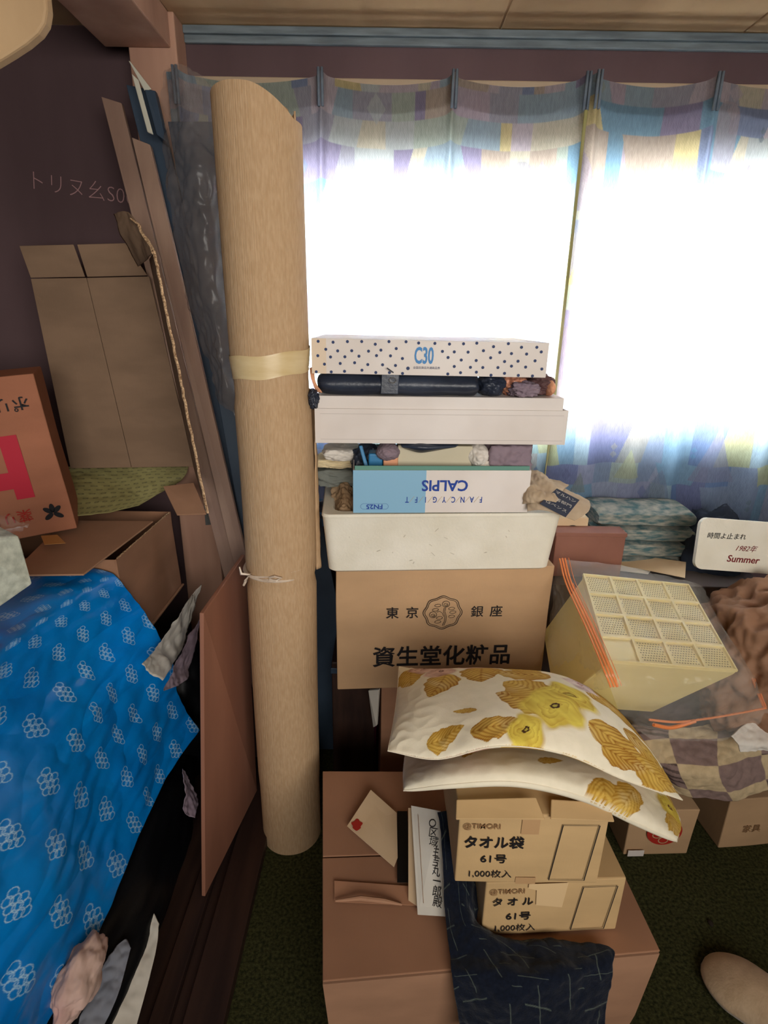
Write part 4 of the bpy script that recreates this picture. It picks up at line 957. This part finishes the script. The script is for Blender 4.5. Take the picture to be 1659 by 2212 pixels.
# navy cloth
def navy_col(u, v):
    x = u*5.0+0.25*np.sin(v*5); y = v*6.5+0.2*np.sin(u*6)
    d1_ = np.abs((x % 1)-0.5); d2_ = np.abs(((y+0.5*np.floor(x)) % 1)-0.5)
    k = np.clip(1-d1_/0.022, 0, 1)*(np.sin(y*3+np.floor(x)*2) > -0.3)+np.clip(1-d2_/0.022, 0, 1)*(np.sin(x*3+1) > -0.2)
    k = np.clip(k, 0, 1)[:, None]*0.6
    return np.array(srgb(22, 28, 42))*(1-k)+np.array(srgb(120, 132, 120))*k
rows = [[W(948, 1755, z=ZT+0.16), W(962, 1752, z=ZT+0.155), W(972, 1752, z=ZT+0.15), W(978, 1760, z=ZT+0.15), W(985, 1770, z=ZT+.15)],
        [W(958, 1880, z=ZT+0.08), W(985, 1880, z=ZT+0.085), W(1005, 1890, z=ZT+0.075), W(1020, 1900, z=ZT+0.06), W(1035, 1910, z=ZT+0.05)],
        [W(962, 1980, z=ZT+0.035), W(1000, 1985, z=ZT+0.05), W(1020, 1990, z=ZT+0.045), W(1035, 2000, z=ZT+0.03), W(1048, 2010, z=ZT+0.02)],
        [W(972, 2060, z=ZT+0.02), W(1040, 2054, z=ZT+0.035), W(1120, 2052, z=ZT+0.03), W(1210, 2050, z=ZT+0.028), W(1300, 2046, z=ZT+0.02)],
        [W(975, 2105, z=ZT+0.02), W(1060, 2105, z=ZT+0.04), W(1150, 2105, z=ZT+0.04), W(1240, 2100, z=ZT+0.035), W(1320, 2085, z=ZT+0.015)],
        [W(985, 2160, z=ZT-0.03), W(1070, 2165, z=ZT-0.0), W(1150, 2165, z=ZT+0.0), W(1235, 2160, z=ZT-0.01), W(1314, 2150, z=ZT-0.04)],
        [W(1000, 2290, z=ZT-0.14), W(1075, 2300, z=ZT-0.12), W(1150, 2300, z=ZT-0.12), W(1225, 2295, z=ZT-0.13), W(1300, 2280, z=ZT-0.15)]]
o = patch('navy_cloth', M['navy'], rows, None, 240, 300, 0.008, 14, 0.003, navy_col, seed=4)
tag(o, 'dark navy cloth with pale grid lines draped over the floor carton', 'cloth')

# ------------------------------------------------------------------ cushions
def wob(x, y, f, p=0.0):
    return (np.sin(f*x+1.7*np.sin(f*0.6*y+p))+np.sin(f*1.3*y+1.3*np.sin(f*0.8*x+p*2))+0.5*np.sin(f*2.7*(x+y)+p))/2.5
def leaf(x, y, cx, cy, a, L, Wd_, rgb, dark, light, k0=1.0):
    c, s = math.cos(a), math.sin(a); u = ((x-cx)*c+(y-cy)*s)/L; v = (-(x-cx)*s+(y-cy)*c)/Wd_
    v = v+0.12*np.sin(3*u+a*5)
    uu = np.clip(u, 1e-4, 1); env = (np.sin(PI*uu**0.7)**0.75)*(1+0.07*np.sin(uu*26+a*9))
    m = (u > 0) & (u < 1) & (np.abs(v) < env)
    w_ = u-0.42*np.abs(v)**1.3
    vein = 0.5+0.5*np.sin(52*w_+1.5*wob(x, y, 120, a))
    q = np.abs(v)/np.maximum(env, 0.1)
    fine = 0.5+0.5*np.sin(150*w_+4*wob(x, y, 60, a+1))
    k = 0.12+0.60*vein**2+0.25*fine+0.35*q**3+0.35*np.exp(-(v/0.05)**2)+0.25*wob(x, y, 40, a)
    k = np.clip(k, 0, 1)[m][:, None]*k0
    hi = np.clip(wob(x, y, 55, a+3)-0.25, 0, 1)[m][:, None]*0.5*(1-k)
    rgb[m] = (np.array(light)*(1-k)+np.array(dark)*k)*(1-hi)+np.array(srgb(246, 236, 200))*hi
def rose(x, y, cx, cy, R, rgb, light, dark, core):
    x2 = x+0.10*R*wob(x, y, 90, cx*50); y2 = y+0.10*R*wob(y, x, 90, cy*50)
    dx, dy = x2-cx, y2-cy; th = np.arctan2(dy, dx); r = np.hypot(dx, dy)/R*(1+0.09*np.sin(5*th+1)+0.05*np.sin(3*th))
    m = r < 1
    pet = np.mod(r*4.3+0.35*np.sin(3*th+cx*40+5*r)+th/(2*PI), 1.0)
    k = np.clip(0.12+0.55*pet**2*(0.6+0.4*np.sin(2*th+cx*90))+0.25*wob(x, y, 130)+0.20*r**2, 0, 1)[m][:, None]
    al = np.clip((1-r)*5, 0, 1)[m][:, None]
    rgb[m] = rgb[m]*(1-al)+(np.array(light)*(1-k)+np.array(dark)*k)*al
    m2 = r < 0.17; rgb[m2] = np.array(core); m3 = r < 0.08; rgb[m3] = np.array(light)*0.6
GOLD_D = srgb(158, 104, 28); GOLD_L = srgb(226, 190, 96); OLD = srgb(176, 128, 40); YEL = srgb(234, 214, 92); PINK = srgb(232, 196, 178); PD = srgb(150, 92, 84); CREAM = srgb(240, 230, 206)
def cushion_col(variant):
    def f(u, v):
        x = u*0.62; y = v*0.34; S = 0.68
        rgb = np.empty((len(u), 3)); rgb[:] = CREAM
        if variant == 0:
            lf_ = [(0.03, 0.46, -1.4, .10, .040), (0.13, 0.34, -1.9, .10, .042), (0.20, 0.40, -1.45, .10, .044), (0.25, 0.44, -0.6, .10, .036), (0.345, 0.30, 2.9, .12, .036), (0.35, 0.10, 2.7, .12, .040), (0.33, 0.16, 2.5, .10, .044), (0.42, 0.24, 1.0, .10, .03), (0.37, 0.44, -0.2, .12, .034), (0.42, 0.40, -0.5, .13, .034), (0.44, 0.30, -0.6, .14, .030), (0.47, 0.38, -0.9, .17, .028), (0.52, 0.30, -0.7, .16, .026), (0.40, 0.10, -0.15, .14, .034), (0.47, 0.16, -0.35, .14, .026), (0.50, 0.06, -0.1, .12, .036), (0.56, 0.20, -0.5, .10, .026), (0.20, 0.035, 0.1, .10, .020), (0.10, 0.03, 0.2, .09, .020), (0.30, 0.46, -.3, .05, .008), (0.31, 0.42, -0.2, .05, .007), (0.28, 0.38, -0.2, .05, .007), (0.21, 0.10, 2.9, .05, .006), (0.53, 0.42, -1.0, .13, .022), (0.575, 0.12, -0.1, .05, .03), (0.43, 0.05, 0.0, .10, .022), (0.58, 0.34, -1.0, .12, .018)]
            for i, (a, b, c, l, w_) in enumerate(lf_): leaf(x, y, a, b*S, c, l, w_, rgb, GOLD_D if i % 3 else OLD, GOLD_L)
            rose(x, y, 0.075, 0.46*S, 0.052, rgb, PINK, PD, srgb(96, 40, 40)); rose(x, y, 0.115, 0.38*S, 0.040, rgb, PINK, PD, srgb(96, 40, 40)); rose(x, y, 0.185, 0.46*S, 0.055, rgb, PINK, PD, srgb(86, 30, 40))
            rose(x, y, 0.37, 0.20*S, 0.05, rgb, YEL, OLD, srgb(150, 120, 40)); rose(x, y, 0.345, 0.12*S, 0.055, rgb, YEL, OLD, srgb(70, 40, 24)); rose(x, y, 0.30, 0.03*S, 0.035, rgb, YEL, OLD, srgb(70, 40, 24))
            rose(x, y, 0.405, 0.33*S, 0.038, rgb, srgb(244, 226, 218), PD, srgb(190, 130, 120))
        else:
            for i, (a, b, c, l, w_) in enumerate([(0.40, 0.06, -1.2, .10, .035), (0.47, 0.10, -1.9, .10, .035), (0.28, 0.05, 0.4, .05, .01), (0.14, 0.06, 0.6, .05, .008), (0.56, 0.10, -0.3, .10, .05), (0.55, 0.28, -0.3, .1, .04), (0.30, 0.3, 1, .1, .04), (0.62, .05, 2.4, .09, .03)]): leaf(x, y, a, b*S, c, l, w_, rgb, OLD, GOLD_L)
            rose(x, y, 0.565, 0.15*S, 0.045, rgb, YEL, OLD, srgb(120, 70, 40))
        return rgb
    return f
def cushion(name, label, rows, thick, col, seed, edge_m, nu=340, nv=260, ex=0.62):
    """rows: base surface points (v=0 front edge ... back), u from left to right"""
    rows = [[Vector(p_) for p_ in r] for r in rows]
    def sample():
        G = np.zeros((nv+1, nu+1, 3))
        for j in range(nv+1):
            col_ = [cr_line([rows[a][k] for a in range(len(rows))], j/nv) for k in range(len(rows[0]))]
            for i in range(nu+1): G[j, i] = cr_line(col_, i/nu)
        return G
    P = sample(); du = np.gradient(P, axis=1); dv = np.gradient(P, axis=0); N = np.cross(du, dv); N /= np.linalg.norm(N, axis=2, keepdims=True)
    if N[nv//2, nu//2, 2] < 0: N = -N
    vv, uu = np.meshgrid(np.linspace(0, 1, nv+1), np.linspace(0, 1, nu+1), indexing='ij')
    prof_ = (np.clip(1-np.abs(2*uu-1)**3.0, 0, 1)**ex)*(np.clip(1-np.abs(2*vv-1)**2.6, 0, 1)**ex)
    wr = np.zeros_like(uu)
    for j in range(nv+1):
        for i in range(nu+1):
            q = Vector((uu[j, i]*5+seed*3, vv[j, i]*4, seed)); e_ = 1-prof_[j, i]
            wr[j, i] = 0.05*mn.noise(q)+0.16*e_*(0.3-abs(mn.noise(Vector((uu[j, i]*16, vv[j, i]*13, seed)))))
    top = P+N*(thick*(prof_+wr*prof_**0.3*(prof_ > 0)))[..., None]
    bot = P-N*(thick*0.62*prof_)[..., None]
    V = np.concatenate([top.reshape(-1, 3), bot.reshape(-1, 3)])
    n0 = (nv+1)*(nu+1); fs = []
    for j in range(nv):
        for i in range(nu):
            a = j*(nu+1)+i; fs.append((a, a+1, a+nu+2, a+nu+1)); fs.append((n0+a, n0+a+nu+1, n0+a+nu+2, n0+a+1))
    me = mesh_from(V, fs, False)
    c_ = cushion_col(col)(uu.ravel(), vv.ravel()); c2 = cushion_col(col)(uu.ravel(), (1-vv.ravel())*0.9)
    at = me.color_attributes.new('Col', 'FLOAT_COLOR', 'POINT'); a4 = np.ones((len(V), 4), dtype=np.float32); a4[:n0, :3] = c_; a4[n0:, :3] = c2; at.data.foreach_set('color', a4.ravel())
    bm = bmesh.new(); bm.from_mesh(me); bmesh.ops.remove_doubles(bm, verts=bm.verts, dist=1e-5); bmesh.ops.recalc_face_normals(bm, faces=bm.faces); bm.to_mesh(me); bm.free(); smooth(me)
    t = thing(name, label, 'cushion', (0, 0, 0), group='floral cushions')
    link('cover', me, edge_m, t)
    # piped seam
    loop = [P[0, i] for i in range(0, nu+1, 6)]+[P[j, nu] for j in range(6, nv+1, 6)]+[P[nv, i] for i in range(nu-6, -1, -6)]+[P[j, 0] for j in range(nv-6, 5, -6)]
    tube('seam', M['seam'], loop, 0.0011, t, 6, True)
    return t
M['seam'] = mat('cream_seam', CREAM, 0.8)
# lower cushion: front edge y~1700
zb2 = uz+0.035
rows = [[W(872, 1708, Y=0.80), W(985, 1694, Y=0.775), W(1120, 1690, Y=0.77), W(1260, 1722, Y=0.78), W(1370, 1775, Y=0.80), W(1462, 1818, Y=0.83)],
        [W(872, 1660, Y=0.90), W(985, 1640, Y=0.90), W(1120, 1640, Y=0.90), W(1250, 1668, Y=0.90), W(1370, 1720, Y=0.93), W(1465, 1790, Y=0.95)],
        [W(880, 1600, Y=1.03), W(985, 1590, Y=1.03), W(1120, 1590, Y=1.03), W(1250, 1610, Y=1.03), W(1360, 1660, Y=1.05), W(1440, 1740, Y=1.06)],
        [W(885, 1570, Y=1.18), W(985, 1560, Y=1.18), W(1120, 1560, Y=1.18), W(1250, 1580, Y=1.18), W(1350, 1620, Y=1.18), W(1430, 1690, Y=1.18)]]
cushion('floral_cushion', 'lower floral cushion, mostly hidden, its corner hanging over the towel-bag carton', rows, 0.040, 1, 5, M['pad'], 240, 200, 0.36)
rows = [[W(838, 1622, Y=0.82), W(945, 1640, Y=0.79), W(1075, 1612, Y=0.78), W(1215, 1628, Y=0.785), W(1350, 1685, Y=0.81), W(1474, 1728, Y=0.86)],
        [W(850, 1560, Y=0.90), W(950, 1555, Y=0.90), W(1080, 1545, Y=0.90), W(1215, 1555, Y=0.90), W(1340, 1615, Y=0.92), W(1440, 1690, Y=0.96)],
        [W(858, 1500, Y=1.03), W(960, 1495, Y=1.02), W(1085, 1495, Y=1.02), W(1205, 1505, Y=1.02), W(1310, 1560, Y=1.04), W(1400, 1640, Y=1.07)],
        [W(862, 1440, Y=1.20), W(960, 1456, Y=1.20), W(1080, 1460, Y=1.20), W(1190, 1475, Y=1.20), W(1290, 1520, Y=1.20), W(1370, 1590, Y=1.20)]]
cushion('floral_cushion', 'upper floral cushion with roses and golden leaves on top of the pile', rows, 0.044, 0, 2, M['rose_cloth'], 420, 320)

# ------------------------------------------------------------------ right side
# supports along the wall
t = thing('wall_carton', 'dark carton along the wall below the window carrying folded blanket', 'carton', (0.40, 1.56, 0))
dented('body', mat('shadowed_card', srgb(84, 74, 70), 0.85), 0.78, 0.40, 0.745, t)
# red-brown flat box
t = thing('red_brown_box', 'red-brown flat box on the wall carton beside the polystyrene box', 'box', W(1195, 1213, Y=1.60), 0.0)
t.location.z = 0.752
wr_ = span(1195, 1346, 1180, 1.60); hr_ = W(1300, 1152, Y=1.6).z-0.752
dented('body', M['maroon'], wr_, 0.06, hr_, t, 0.001, n=4); box('lid_edge', M['maroon'], -0.002, wr_+0.002, -0.002, 0.062, hr_-0.012, hr_+0.001, t, 0.002)
t2 = item('cream_carton', M['cream_paper'], 1195, 1118, 1268, 1150, 1.66, 0.10, 'cream carton with a black curl print behind the red-brown flat box', 'carton', bv=0.002)
bm = bmesh.new(); cc = W(1236, 1143, Y=1.659); strokes(bm, [(cc.x+0.018*math.cos(a), cc.z+0.012*math.sin(a)) for a in [0.2+2.4*k/10 for k in range(11)]], 0.003, y=0); k_ = link('printed_curl', bm_mesh(bm), M['ink'], t2); k_.location = (-t2.location.x, -0.002, -t2.location.z)
# folded knitted blanket: four stacked folds
t = thing('knitted_blanket', 'folded teal and white knitted blanket under the curtain hem', 'blanket')
for k in range(4):
    z0 = W(1400, 1240-k*33, Y=1.70).z; z1 = W(1400, 1240-(k+1)*33-4, Y=1.70).z
    xa = W(1262+6*k, 1200, Y=1.70).x; xb = W(1498-4*k, 1200, Y=1.70).x
    L = []
    for i in range(25):
        x = xa+(xb-xa)*i/24; s = min(1, 0.5+9*min(i+0.2, 24.2-i)/24)
        L.append([(x, 1.79+0.10*math.cos(a)*(1 if math.cos(a) < 0 else 0.8), (z0+z1)/2+(z1-z0)*0.56*s*(abs(math.sin(a))**0.5*(1 if math.sin(a) > 0 else -1))+0.004*mn.noise(Vector((x*14, k, a)))) for a in [2*PI*q/20 for q in range(20)]])
    loft('fold', M['teal_knit'], L, t)
# dark lump added to stand in for the shadow right of the blanket
o = blob('shadow_lump', M['leather'], W(1530, 1200, Y=1.74), (0.12, 0.10, 0.16), 0.2, 6, seed=21, flat=0.70); o.data.materials[0] = mat('shadow_slate', srgb(46, 52, 64), 0.9, 0.1); tag(o, 'dark slate lump added as the shadow behind the white board with red writing', 'bag')
# thin sheets in front
for k, (a, b, c, d, lab) in enumerate((((1300, 1212), (1350, 1195), (1480, 1248), (1482, 1214), 'long cream sheet lying in front of the knitted blanket'), ((1250, 1222), (1345, 1198), (1400, 1240), (1420, 1214), 'white loose sheet under the long cream sheet'))):
    o = slab('loose_sheet', M['white_paper'] if k else M['cream_paper'], W(*b, z=0.775-0.006*k), W(*d, z=0.775-0.006*k), W(*a, z=0.762-0.006*k), W(*c, z=0.757-0.006*k), 0.0015, None, 0.0004); tag(o, lab, 'paper sheet')
# hand-lettered white board
t = thing('lettered_board', 'white rounded board with hand-drawn black and red writing at right edge', 'board')
c0 = W(1522, 1124, Y=1.55); wb = span(1510, 1800, 1180, 1.55); hb = c0.z-W(1510, 1222, Y=1.52).z
t.location = (W(1508, 1124, Y=1.55).x, 1.55, c0.z); t.rotation_euler = (math.radians(-12), math.radians(3.5), 0)
L = [rr(wb, hb+0.02, 0.022, 0, wb/2, -hb/2), rr(wb, hb+0.02, 0.022, 0.014, wb/2, -hb/2)]
def to_xz(L_): return [[(x, -z, y) for x, y, z in l] for l in L_]
loft('panel', M['foam'], to_xz(L), t)
text('handwriting', '時間よ止まれ', M['ink'], t, 0.080, -0.040, 0.019, y=-0.0150, rot=0.03, bold=0.0001, shear=0.2)
text('handwriting', '1982年', M['ink_maroon'], t, 0.140, -0.072, 0.021, y=-0.0150, shear=0.5)
text('handwriting', 'Summer', M['ink_maroon'], t, 0.138, -0.104, 0.028, y=-0.0150, bold=0.0004, shear=0.2)
t3 = t
# brown paper bag
o = blob('paper_bag', M['kraft_bag'], (W(1650, 1400, Y=1.42).x, 1.37, 0.61), (0.21, 0.15, 0.21), 0.22, 4.2, seed=14, sub=6, box_=0.35, crease=1.1); tag(o, 'crumpled brown paper bag at the right edge behind the yellow basket', 'bag')
# support under paper bag/quilt
t = thing('kraft_carton', 'tan carton at the right edge on the green carpet', 'carton', W(1551, 1832, z=0.0), math.radians(6))
dented('body', M['card'], 0.42, 0.30, 0.185, t); 
text('faint_text', '家具', M['ink_faint'], t, 0.09, 0.07, 0.03, y=-0.004)
slab('side_shade', M['card_grey'], (-0.002, 0.0, 0.184), (-0.002, 0.30, 0.184), (-0.002, 0, 0.001), (-0.002, 0.30, 0.001), 0.001, t) if False else None
t = thing('circle_carton', 'tan carton with a red round mark on the carpet below the cushion corner', 'carton', W(1345, 1850, z=0.0), math.radians(2))
wcc = (W(1474, 1847, z=0)-W(1345, 1850, z=0)).x
dented('body', M['card'], wcc+0.02, 0.28, 0.175, t, 0.001, taper=0.04)
bm = bmesh.new(); bm.faces.new([bm.verts.new((a, -0.003, b)) for a, b in ring(wcc*0.60, 0.095, 0.052, 0.048, 36)]); link('red_circle', bm_mesh(bm), M['ink_red'], t)
bm = bmesh.new()
for a, b in ((-0.02, 0.0), (0.015, 0.012), (0.0, -0.02)): strokes(bm, ring(wcc*0.60+a, 0.085+b, 0.014, 0.011, 14), 0.003, y=-0.0036, closed=True)
link('pale_print', bm_mesh(bm), M['card'], t)
box('label_strip', M['white_card'], 0.012, 0.06, -0.0035, -0.002, 0.004, 0.026, t)

# quilt
def quilt_col(u, v):
    x = np.floor(u*4.2); y = np.floor(v*3.4); k = ((x+y) % 2)
    c = np.where(k[:, None] > 0.5, np.array(srgb(200, 178, 142))[None], np.array(srgb(140, 118, 112))[None])
    st = 0.5+0.5*np.sin((u*np.cos(2.0)+v*np.sin(2.0))*60+4*np.sin(v*9)); s2 = ((x % 3) == 0) & (k < 0.5)
    c = np.where(s2[:, None], c*(0.45+0.55*(st > 0.35))[:, None], c)
    return c
rows = [[W(1330, 1560, z=0.42), W(1450, 1575, z=0.42), W(1560, 1560, z=0.44), W(1680, 1540, z=0.46), W(1800, 1540, z=0.46)],
        [W(1370, 1610, z=0.40), W(1450, 1600, z=0.41), W(1560, 1600, z=0.42), W(1660, 1585, z=0.43), W(1800, 1590, z=0.43)],
        [W(1410, 1650, z=0.35), W(1470, 1665, z=0.36), W(1560, 1670, z=0.365), W(1660, 1640, z=0.37), W(1800, 1640, z=0.37)],
        [W(1430, 1700, z=0.27), W(1500, 1722, z=0.265), W(1590, 1728, z=0.265), W(1670, 1700, z=0.29), W(1800, 1700, z=0.29)]]
o = patch('patchwork_quilt', M['quilt'], rows, None, 200, 140, 0.012, 11, 0.006, quilt_col, seed=6)
tag(o, 'beige and brown checked quilt lying over the cartons under the yellow basket', 'quilt')
o = blob('quilt_bundle', M['mauve'], (W(1560, 1620, Y=1.42).x, 1.47, 0.28), (0.24, 0.15, 0.13), 0.15, 6, seed=31); tag(o, 'folded bedding bundle under the checked quilt', 'bedding')
rows = [[W(1578, 1590, z=0.49), W(1620, 1560, z=0.50), W(1700, 1550, z=0.50)], [W(1595, 1608, z=0.475), W(1640, 1606, z=0.475), W(1700, 1606, z=0.47)], [W(1600, 1625, z=0.45), W(1650, 1618, z=0.45), W(1700, 1618, z=0.45)]]
o = patch('grey_towel', M['cloth_white'], rows, None, 50, 40, 0.008, 16, 0.004, seed=3); tag(o, 'pale grey cloth lying on the checked quilt at the right edge', 'cloth')

# yellow basket in a bag
K = {'tl': W(1258, 1242, Y=1.42), 'tr': W(1486, 1265, Y=1.44), 'br': W(1592, 1452, Y=1.13), 'bl': W(1312, 1430, Y=1.10)}
tl, tr, br, bl = K['tl'], K['tr'], K['br'], K['bl']
n_ = (tr-tl).cross(bl-tl).normalized()
if n_.z < 0: n_ = -n_
t = thing('plastic_basket', 'cream yellow plastic basket upturned, showing its perforated grid base, bagged', 'basket')
def bl_(u, v, h=0): return (tl*(1-u)+tr*u)*(1-v)+(bl*(1-u)+br*u)*v+n_*h
cen = bl_(0.5, 0.5)
def dloop(h, k):
    return [cen+(bl_(u, v)-cen)*k+n_*h for (u, v) in ((0, 0), (1, 0), (1, 1), (0, 1))]
o = loft('body', M['basket'], [[q+Vector((-0.080, 0.01, 0)) for q in dloop(-0.19, 0.82)], dloop(-0.012, 0.985), dloop(0, 1.0)], t, False, True, False); bev(o, 0.004); 
bm = bmesh.new()
def barq(u0, u1, v0, v1, h0, h1):
    a = [bl_(u, v, h0) for u, v in ((u0, v0), (u1, v0), (u1, v1), (u0, v1))]; b = [bl_(u, v, h1) for u, v in ((u0, v0), (u1, v0), (u1, v1), (u0, v1))]
    A_ = [bm.verts.new(q) for q in a]; B_ = [bm.verts.new(q) for q in b]
    bm.faces.new(B_); bm.faces.new(A_[::-1])
    for i in range(4): bm.faces.new((A_[i], A_[(i+1) % 4], B_[(i+1) % 4], B_[i]))
for i in range(5):
    f_ = i/4; wv = 0.010
    barq(max(0, f_-wv), min(1, f_+wv), 0, 1, 0.0, 0.006); barq(0, 1, max(0, f_-wv*1.2), min(1, f_+wv*1.2), 0.0, 0.006)
link('grid_ribs', bm_mesh(bm), M['basket'], t)
bm = bmesh.new()
for gi in range(4):
    for gj in range(4):
        if gi == 0 and gj == 3: continue
        for a in range(9):
            for b in range(8):
                u0 = gi/4+0.030+a*0.0215; v0 = gj/4+0.030+b*0.024+(0.0)
                u0 += 0.010*(b % 2)
                bm.faces.new([bm.verts.new(bl_(u, v, 0.0006)) for u, v in ((u0, v0), (u0+0.0115, v0), (u0+0.0115, v0+0.009), (u0, v0+0.009))])
sl = link('slot_holes', bm_mesh(bm), M['hole'], t); sl['kind'] = 'stuff'
# bag around it
t = thing('plastic_bag', 'clear plastic bag with orange stripes around the yellow basket', 'bag')
Hb_ = 0.014
P_ = lambda u, v, h: bl_(u, v, h)
top_rows = [[W(1208, 1208, Y=1.40), W(1330, 1218, Y=1.45), W(1440, 1245, Y=1.47), W(1510, 1262, Y=1.47), W(1560, 1330, Y=1.42)],
            [W(1222, 1262, Y=1.33), P_(0.2, 0.12, Hb_), P_(0.7, 0.1, Hb_), P_(1.02, 0.1, Hb_), W(1585, 1390, Y=1.36)],
            [W(1262, 1350, Y=1.20), P_(0.15, 0.5, Hb_), P_(0.6, 0.5, Hb_*0.8), P_(1.02, 0.55, Hb_), W(1620, 1450, Y=1.28)],
            [W(1300, 1440, Y=1.08), P_(0.1, 1.0, Hb_), P_(0.55, 1.02, Hb_), P_(1.02, 1.02, Hb_), W(1655, 1530, Y=1.20)],
            [W(1318, 1485, Y=1.06), W(1360, 1500, Y=1.06), W(1450, 1510, Y=1.07), W(1580, 1500, Y=1.10), W(1650, 1540, Y=1.19)],
            [W(1335, 1530, Y=1.08), W(1385, 1560, Y=1.09), W(1460, 1575, Y=1.10), W(1560, 1565, Y=1.13), W(1640, 1560, Y=1.18)],
            [W(1345, 1545, Y=1.11), W(1395, 1590, Y=1.12), W(1470, 1600, Y=1.13), W(1555, 1600, Y=1.15), W(1610, 1580, Y=1.18)]]
patch('front_film', M['film_bag'], top_rows, t, 110, 130, 0.007, 17, 0.0, seed=2)
side_rows = [[W(1208, 1208, Y=1.40), W(1200, 1240, Y=1.40), W(1192, 1300, Y=1.40), W(1185, 1380, Y=1.38)],
             [W(1222, 1262, Y=1.33), W(1215, 1300, Y=1.34), W(1200, 1360, Y=1.34), W(1190, 1420, Y=1.32)],
             [W(1262, 1350, Y=1.20), W(1245, 1380, Y=1.24), W(1225, 1420, Y=1.26), W(1205, 1450, Y=1.27)],
             [W(1300, 1440, Y=1.08), W(1285, 1455, Y=1.12), W(1260, 1470, Y=1.18), W(1240, 1470, Y=1.2)],
             [W(1318, 1485, Y=1.06), W(1300, 1490, Y=1.10), W(1285, 1490, Y=1.15), W(1270, 1490, Y=1.18)]]
patch('side_film', M['film_bag'], side_rows, t, 60, 90, 0.010, 17, 0.0, seed=8)
def stripe(pts, r, off=0.003):
    tube('orange_stripe', M['film_orange'], [cr_line([Vector(q) for q in pts], k/30)+Vector((0, -off, off)) for k in range(31)], r, t, 6)
cL = [top_rows[k][0] for k in range(5)]
stripe(cL, 0.0024); stripe([q+Vector((0.007, 0, 0.001)) for q in cL], 0.0026); stripe([q+Vector((0.014, 0, 0.001)) for q in cL], 0.0026); stripe([q+Vector((0.019, 0.004, 0.0)) for q in cL[1:]], 0.001)
stripe([q+Vector((0.026, 0.006, 0)) for q in cL], 0.0010)
cR = [top_rows[0][4], top_rows[1][4], top_rows[2][4], W(1652, 1528, Y=1.20)]
stripe(cR, 0.0026); stripe([q+Vector((-0.006, 0, 0)) for q in cR], 0.0028); stripe([q+Vector((-0.012, 0, 0)) for q in cR[:3]], 0.0024)
stripe([W(1652, 1530, Y=1.19), W(1600, 1540, Y=1.17), W(1530, 1552, Y=1.13), W(1460, 1560, Y=1.10), W(1400, 1555, Y=1.09)], 0.0028); stripe([W(1500, 1558, Y=1.11), W(1450, 1572, Y=1.10), W(1410, 1566, Y=1.09)], 0.0045)
# crate carrying the basket
t = thing('basket_carton', 'dim carton hidden below the bagged yellow basket', 'carton', (0.36, 1.26, 0.19), 0.05)
dented('body', M['card_dark'], 0.26, 0.26, 0.24, t)

# ------------------------------------------------------------------ slipper
sp = W(1668, 2200, z=0.0)
t = thing('slipper', 'beige felt slipper on the green carpet at the bottom right corner', 'slipper', (sp.x, sp.y, 0), math.radians(42))
t.scale = (1.28, 1.08, 1.1)
def foot(s):  # half width along length 0..1 from toe
    e_ = math.sqrt(max(0, 1-(1-min(s, .30)/.30)**2))*math.sqrt(max(0, 1-(1-min(1-s, .18)/.18)**2)); return 0.0005+0.052*e_*(1-0.14*max(0, min(1, (s-0.25)/0.3)))
Ls = 0.27; n = 60
def sole_loop(z, k):
    up_ = [(foot(i/n)*k, 0.5*Ls-Ls*i/n) for i in range(n+1)]; return [(x, y*k, z) for x, y in up_]+[(-x, y*k, z) for x, y in up_[::-1][1:-1]]
loft('sole', M['sole'], [sole_loop(0, 0.96), sole_loop(0.014, 1.0)], t)
loft('insole', M['slipper'], [sole_loop(0.014, 0.97), sole_loop(0.022, 0.95)], t)
loops = []
for i in range(0, 37):
    s = 0.002+i/n; hw = foot(s)*1.04+0.002; hgt_ = 0.058*math.sin(min(1, s*1.7)*PI/2)**0.7
    loops.append([(hw*math.cos(a), 0.5*Ls+0.004-Ls*s, 0.012+hgt_*math.sin(a)) for a in [PI*k/20 for k in range(21)]])
vs = [p_ for l in loops for p_ in l]; fs = [(i*21+k, i*21+k+1, (i+1)*21+k+1, (i+1)*21+k) for i in range(36) for k in range(20)]
solid(link('upper', mesh_from(vs, fs, True), M['slipper'], t), 0.005)
o = blob('lint_scrap', M['sole'], W(1535, 1994, z=0.003), (0.006, 0.009, 0.003), 0.3, 6, sub=3); tag(o, 'tiny dark lint scrap on the green carpet beyond the slipper', 'scrap')

# prints belong to the panel they are printed on
for o in list(bpy.data.objects):
    if o.parent and o.parent.type == 'EMPTY' and o.type == 'MESH' and o.name.split('.')[0] in ('printed_text', 'printed_logo', 'printed_emblem', 'printed_dots', 'printed_frame', 'faint_text', 'faded_seal', 'worn_patch', 'red_circle', 'pale_print', 'printed_letter', 'leaf_emblem', 'handwriting', 'blue_print', 'slash_marks', 'printed_outline', 'printed_line', 'scuff_marks', 'advert_text', 'red_stamp', 'grid_ribs', 'slot_holes', 'string_knot', 'seam', 'corner_tape', 'printed_rule'):
        sib = [c for c in o.parent.children if c.name.split('.')[0] in ('body', 'panel', 'front_wall', 'advert_block', 'paper', 'page', 'outer_layer', 'cover')]
        pick = [c for c in sib if c.name.startswith('advert_block')] or sib
        if pick: o.parent = pick[0]
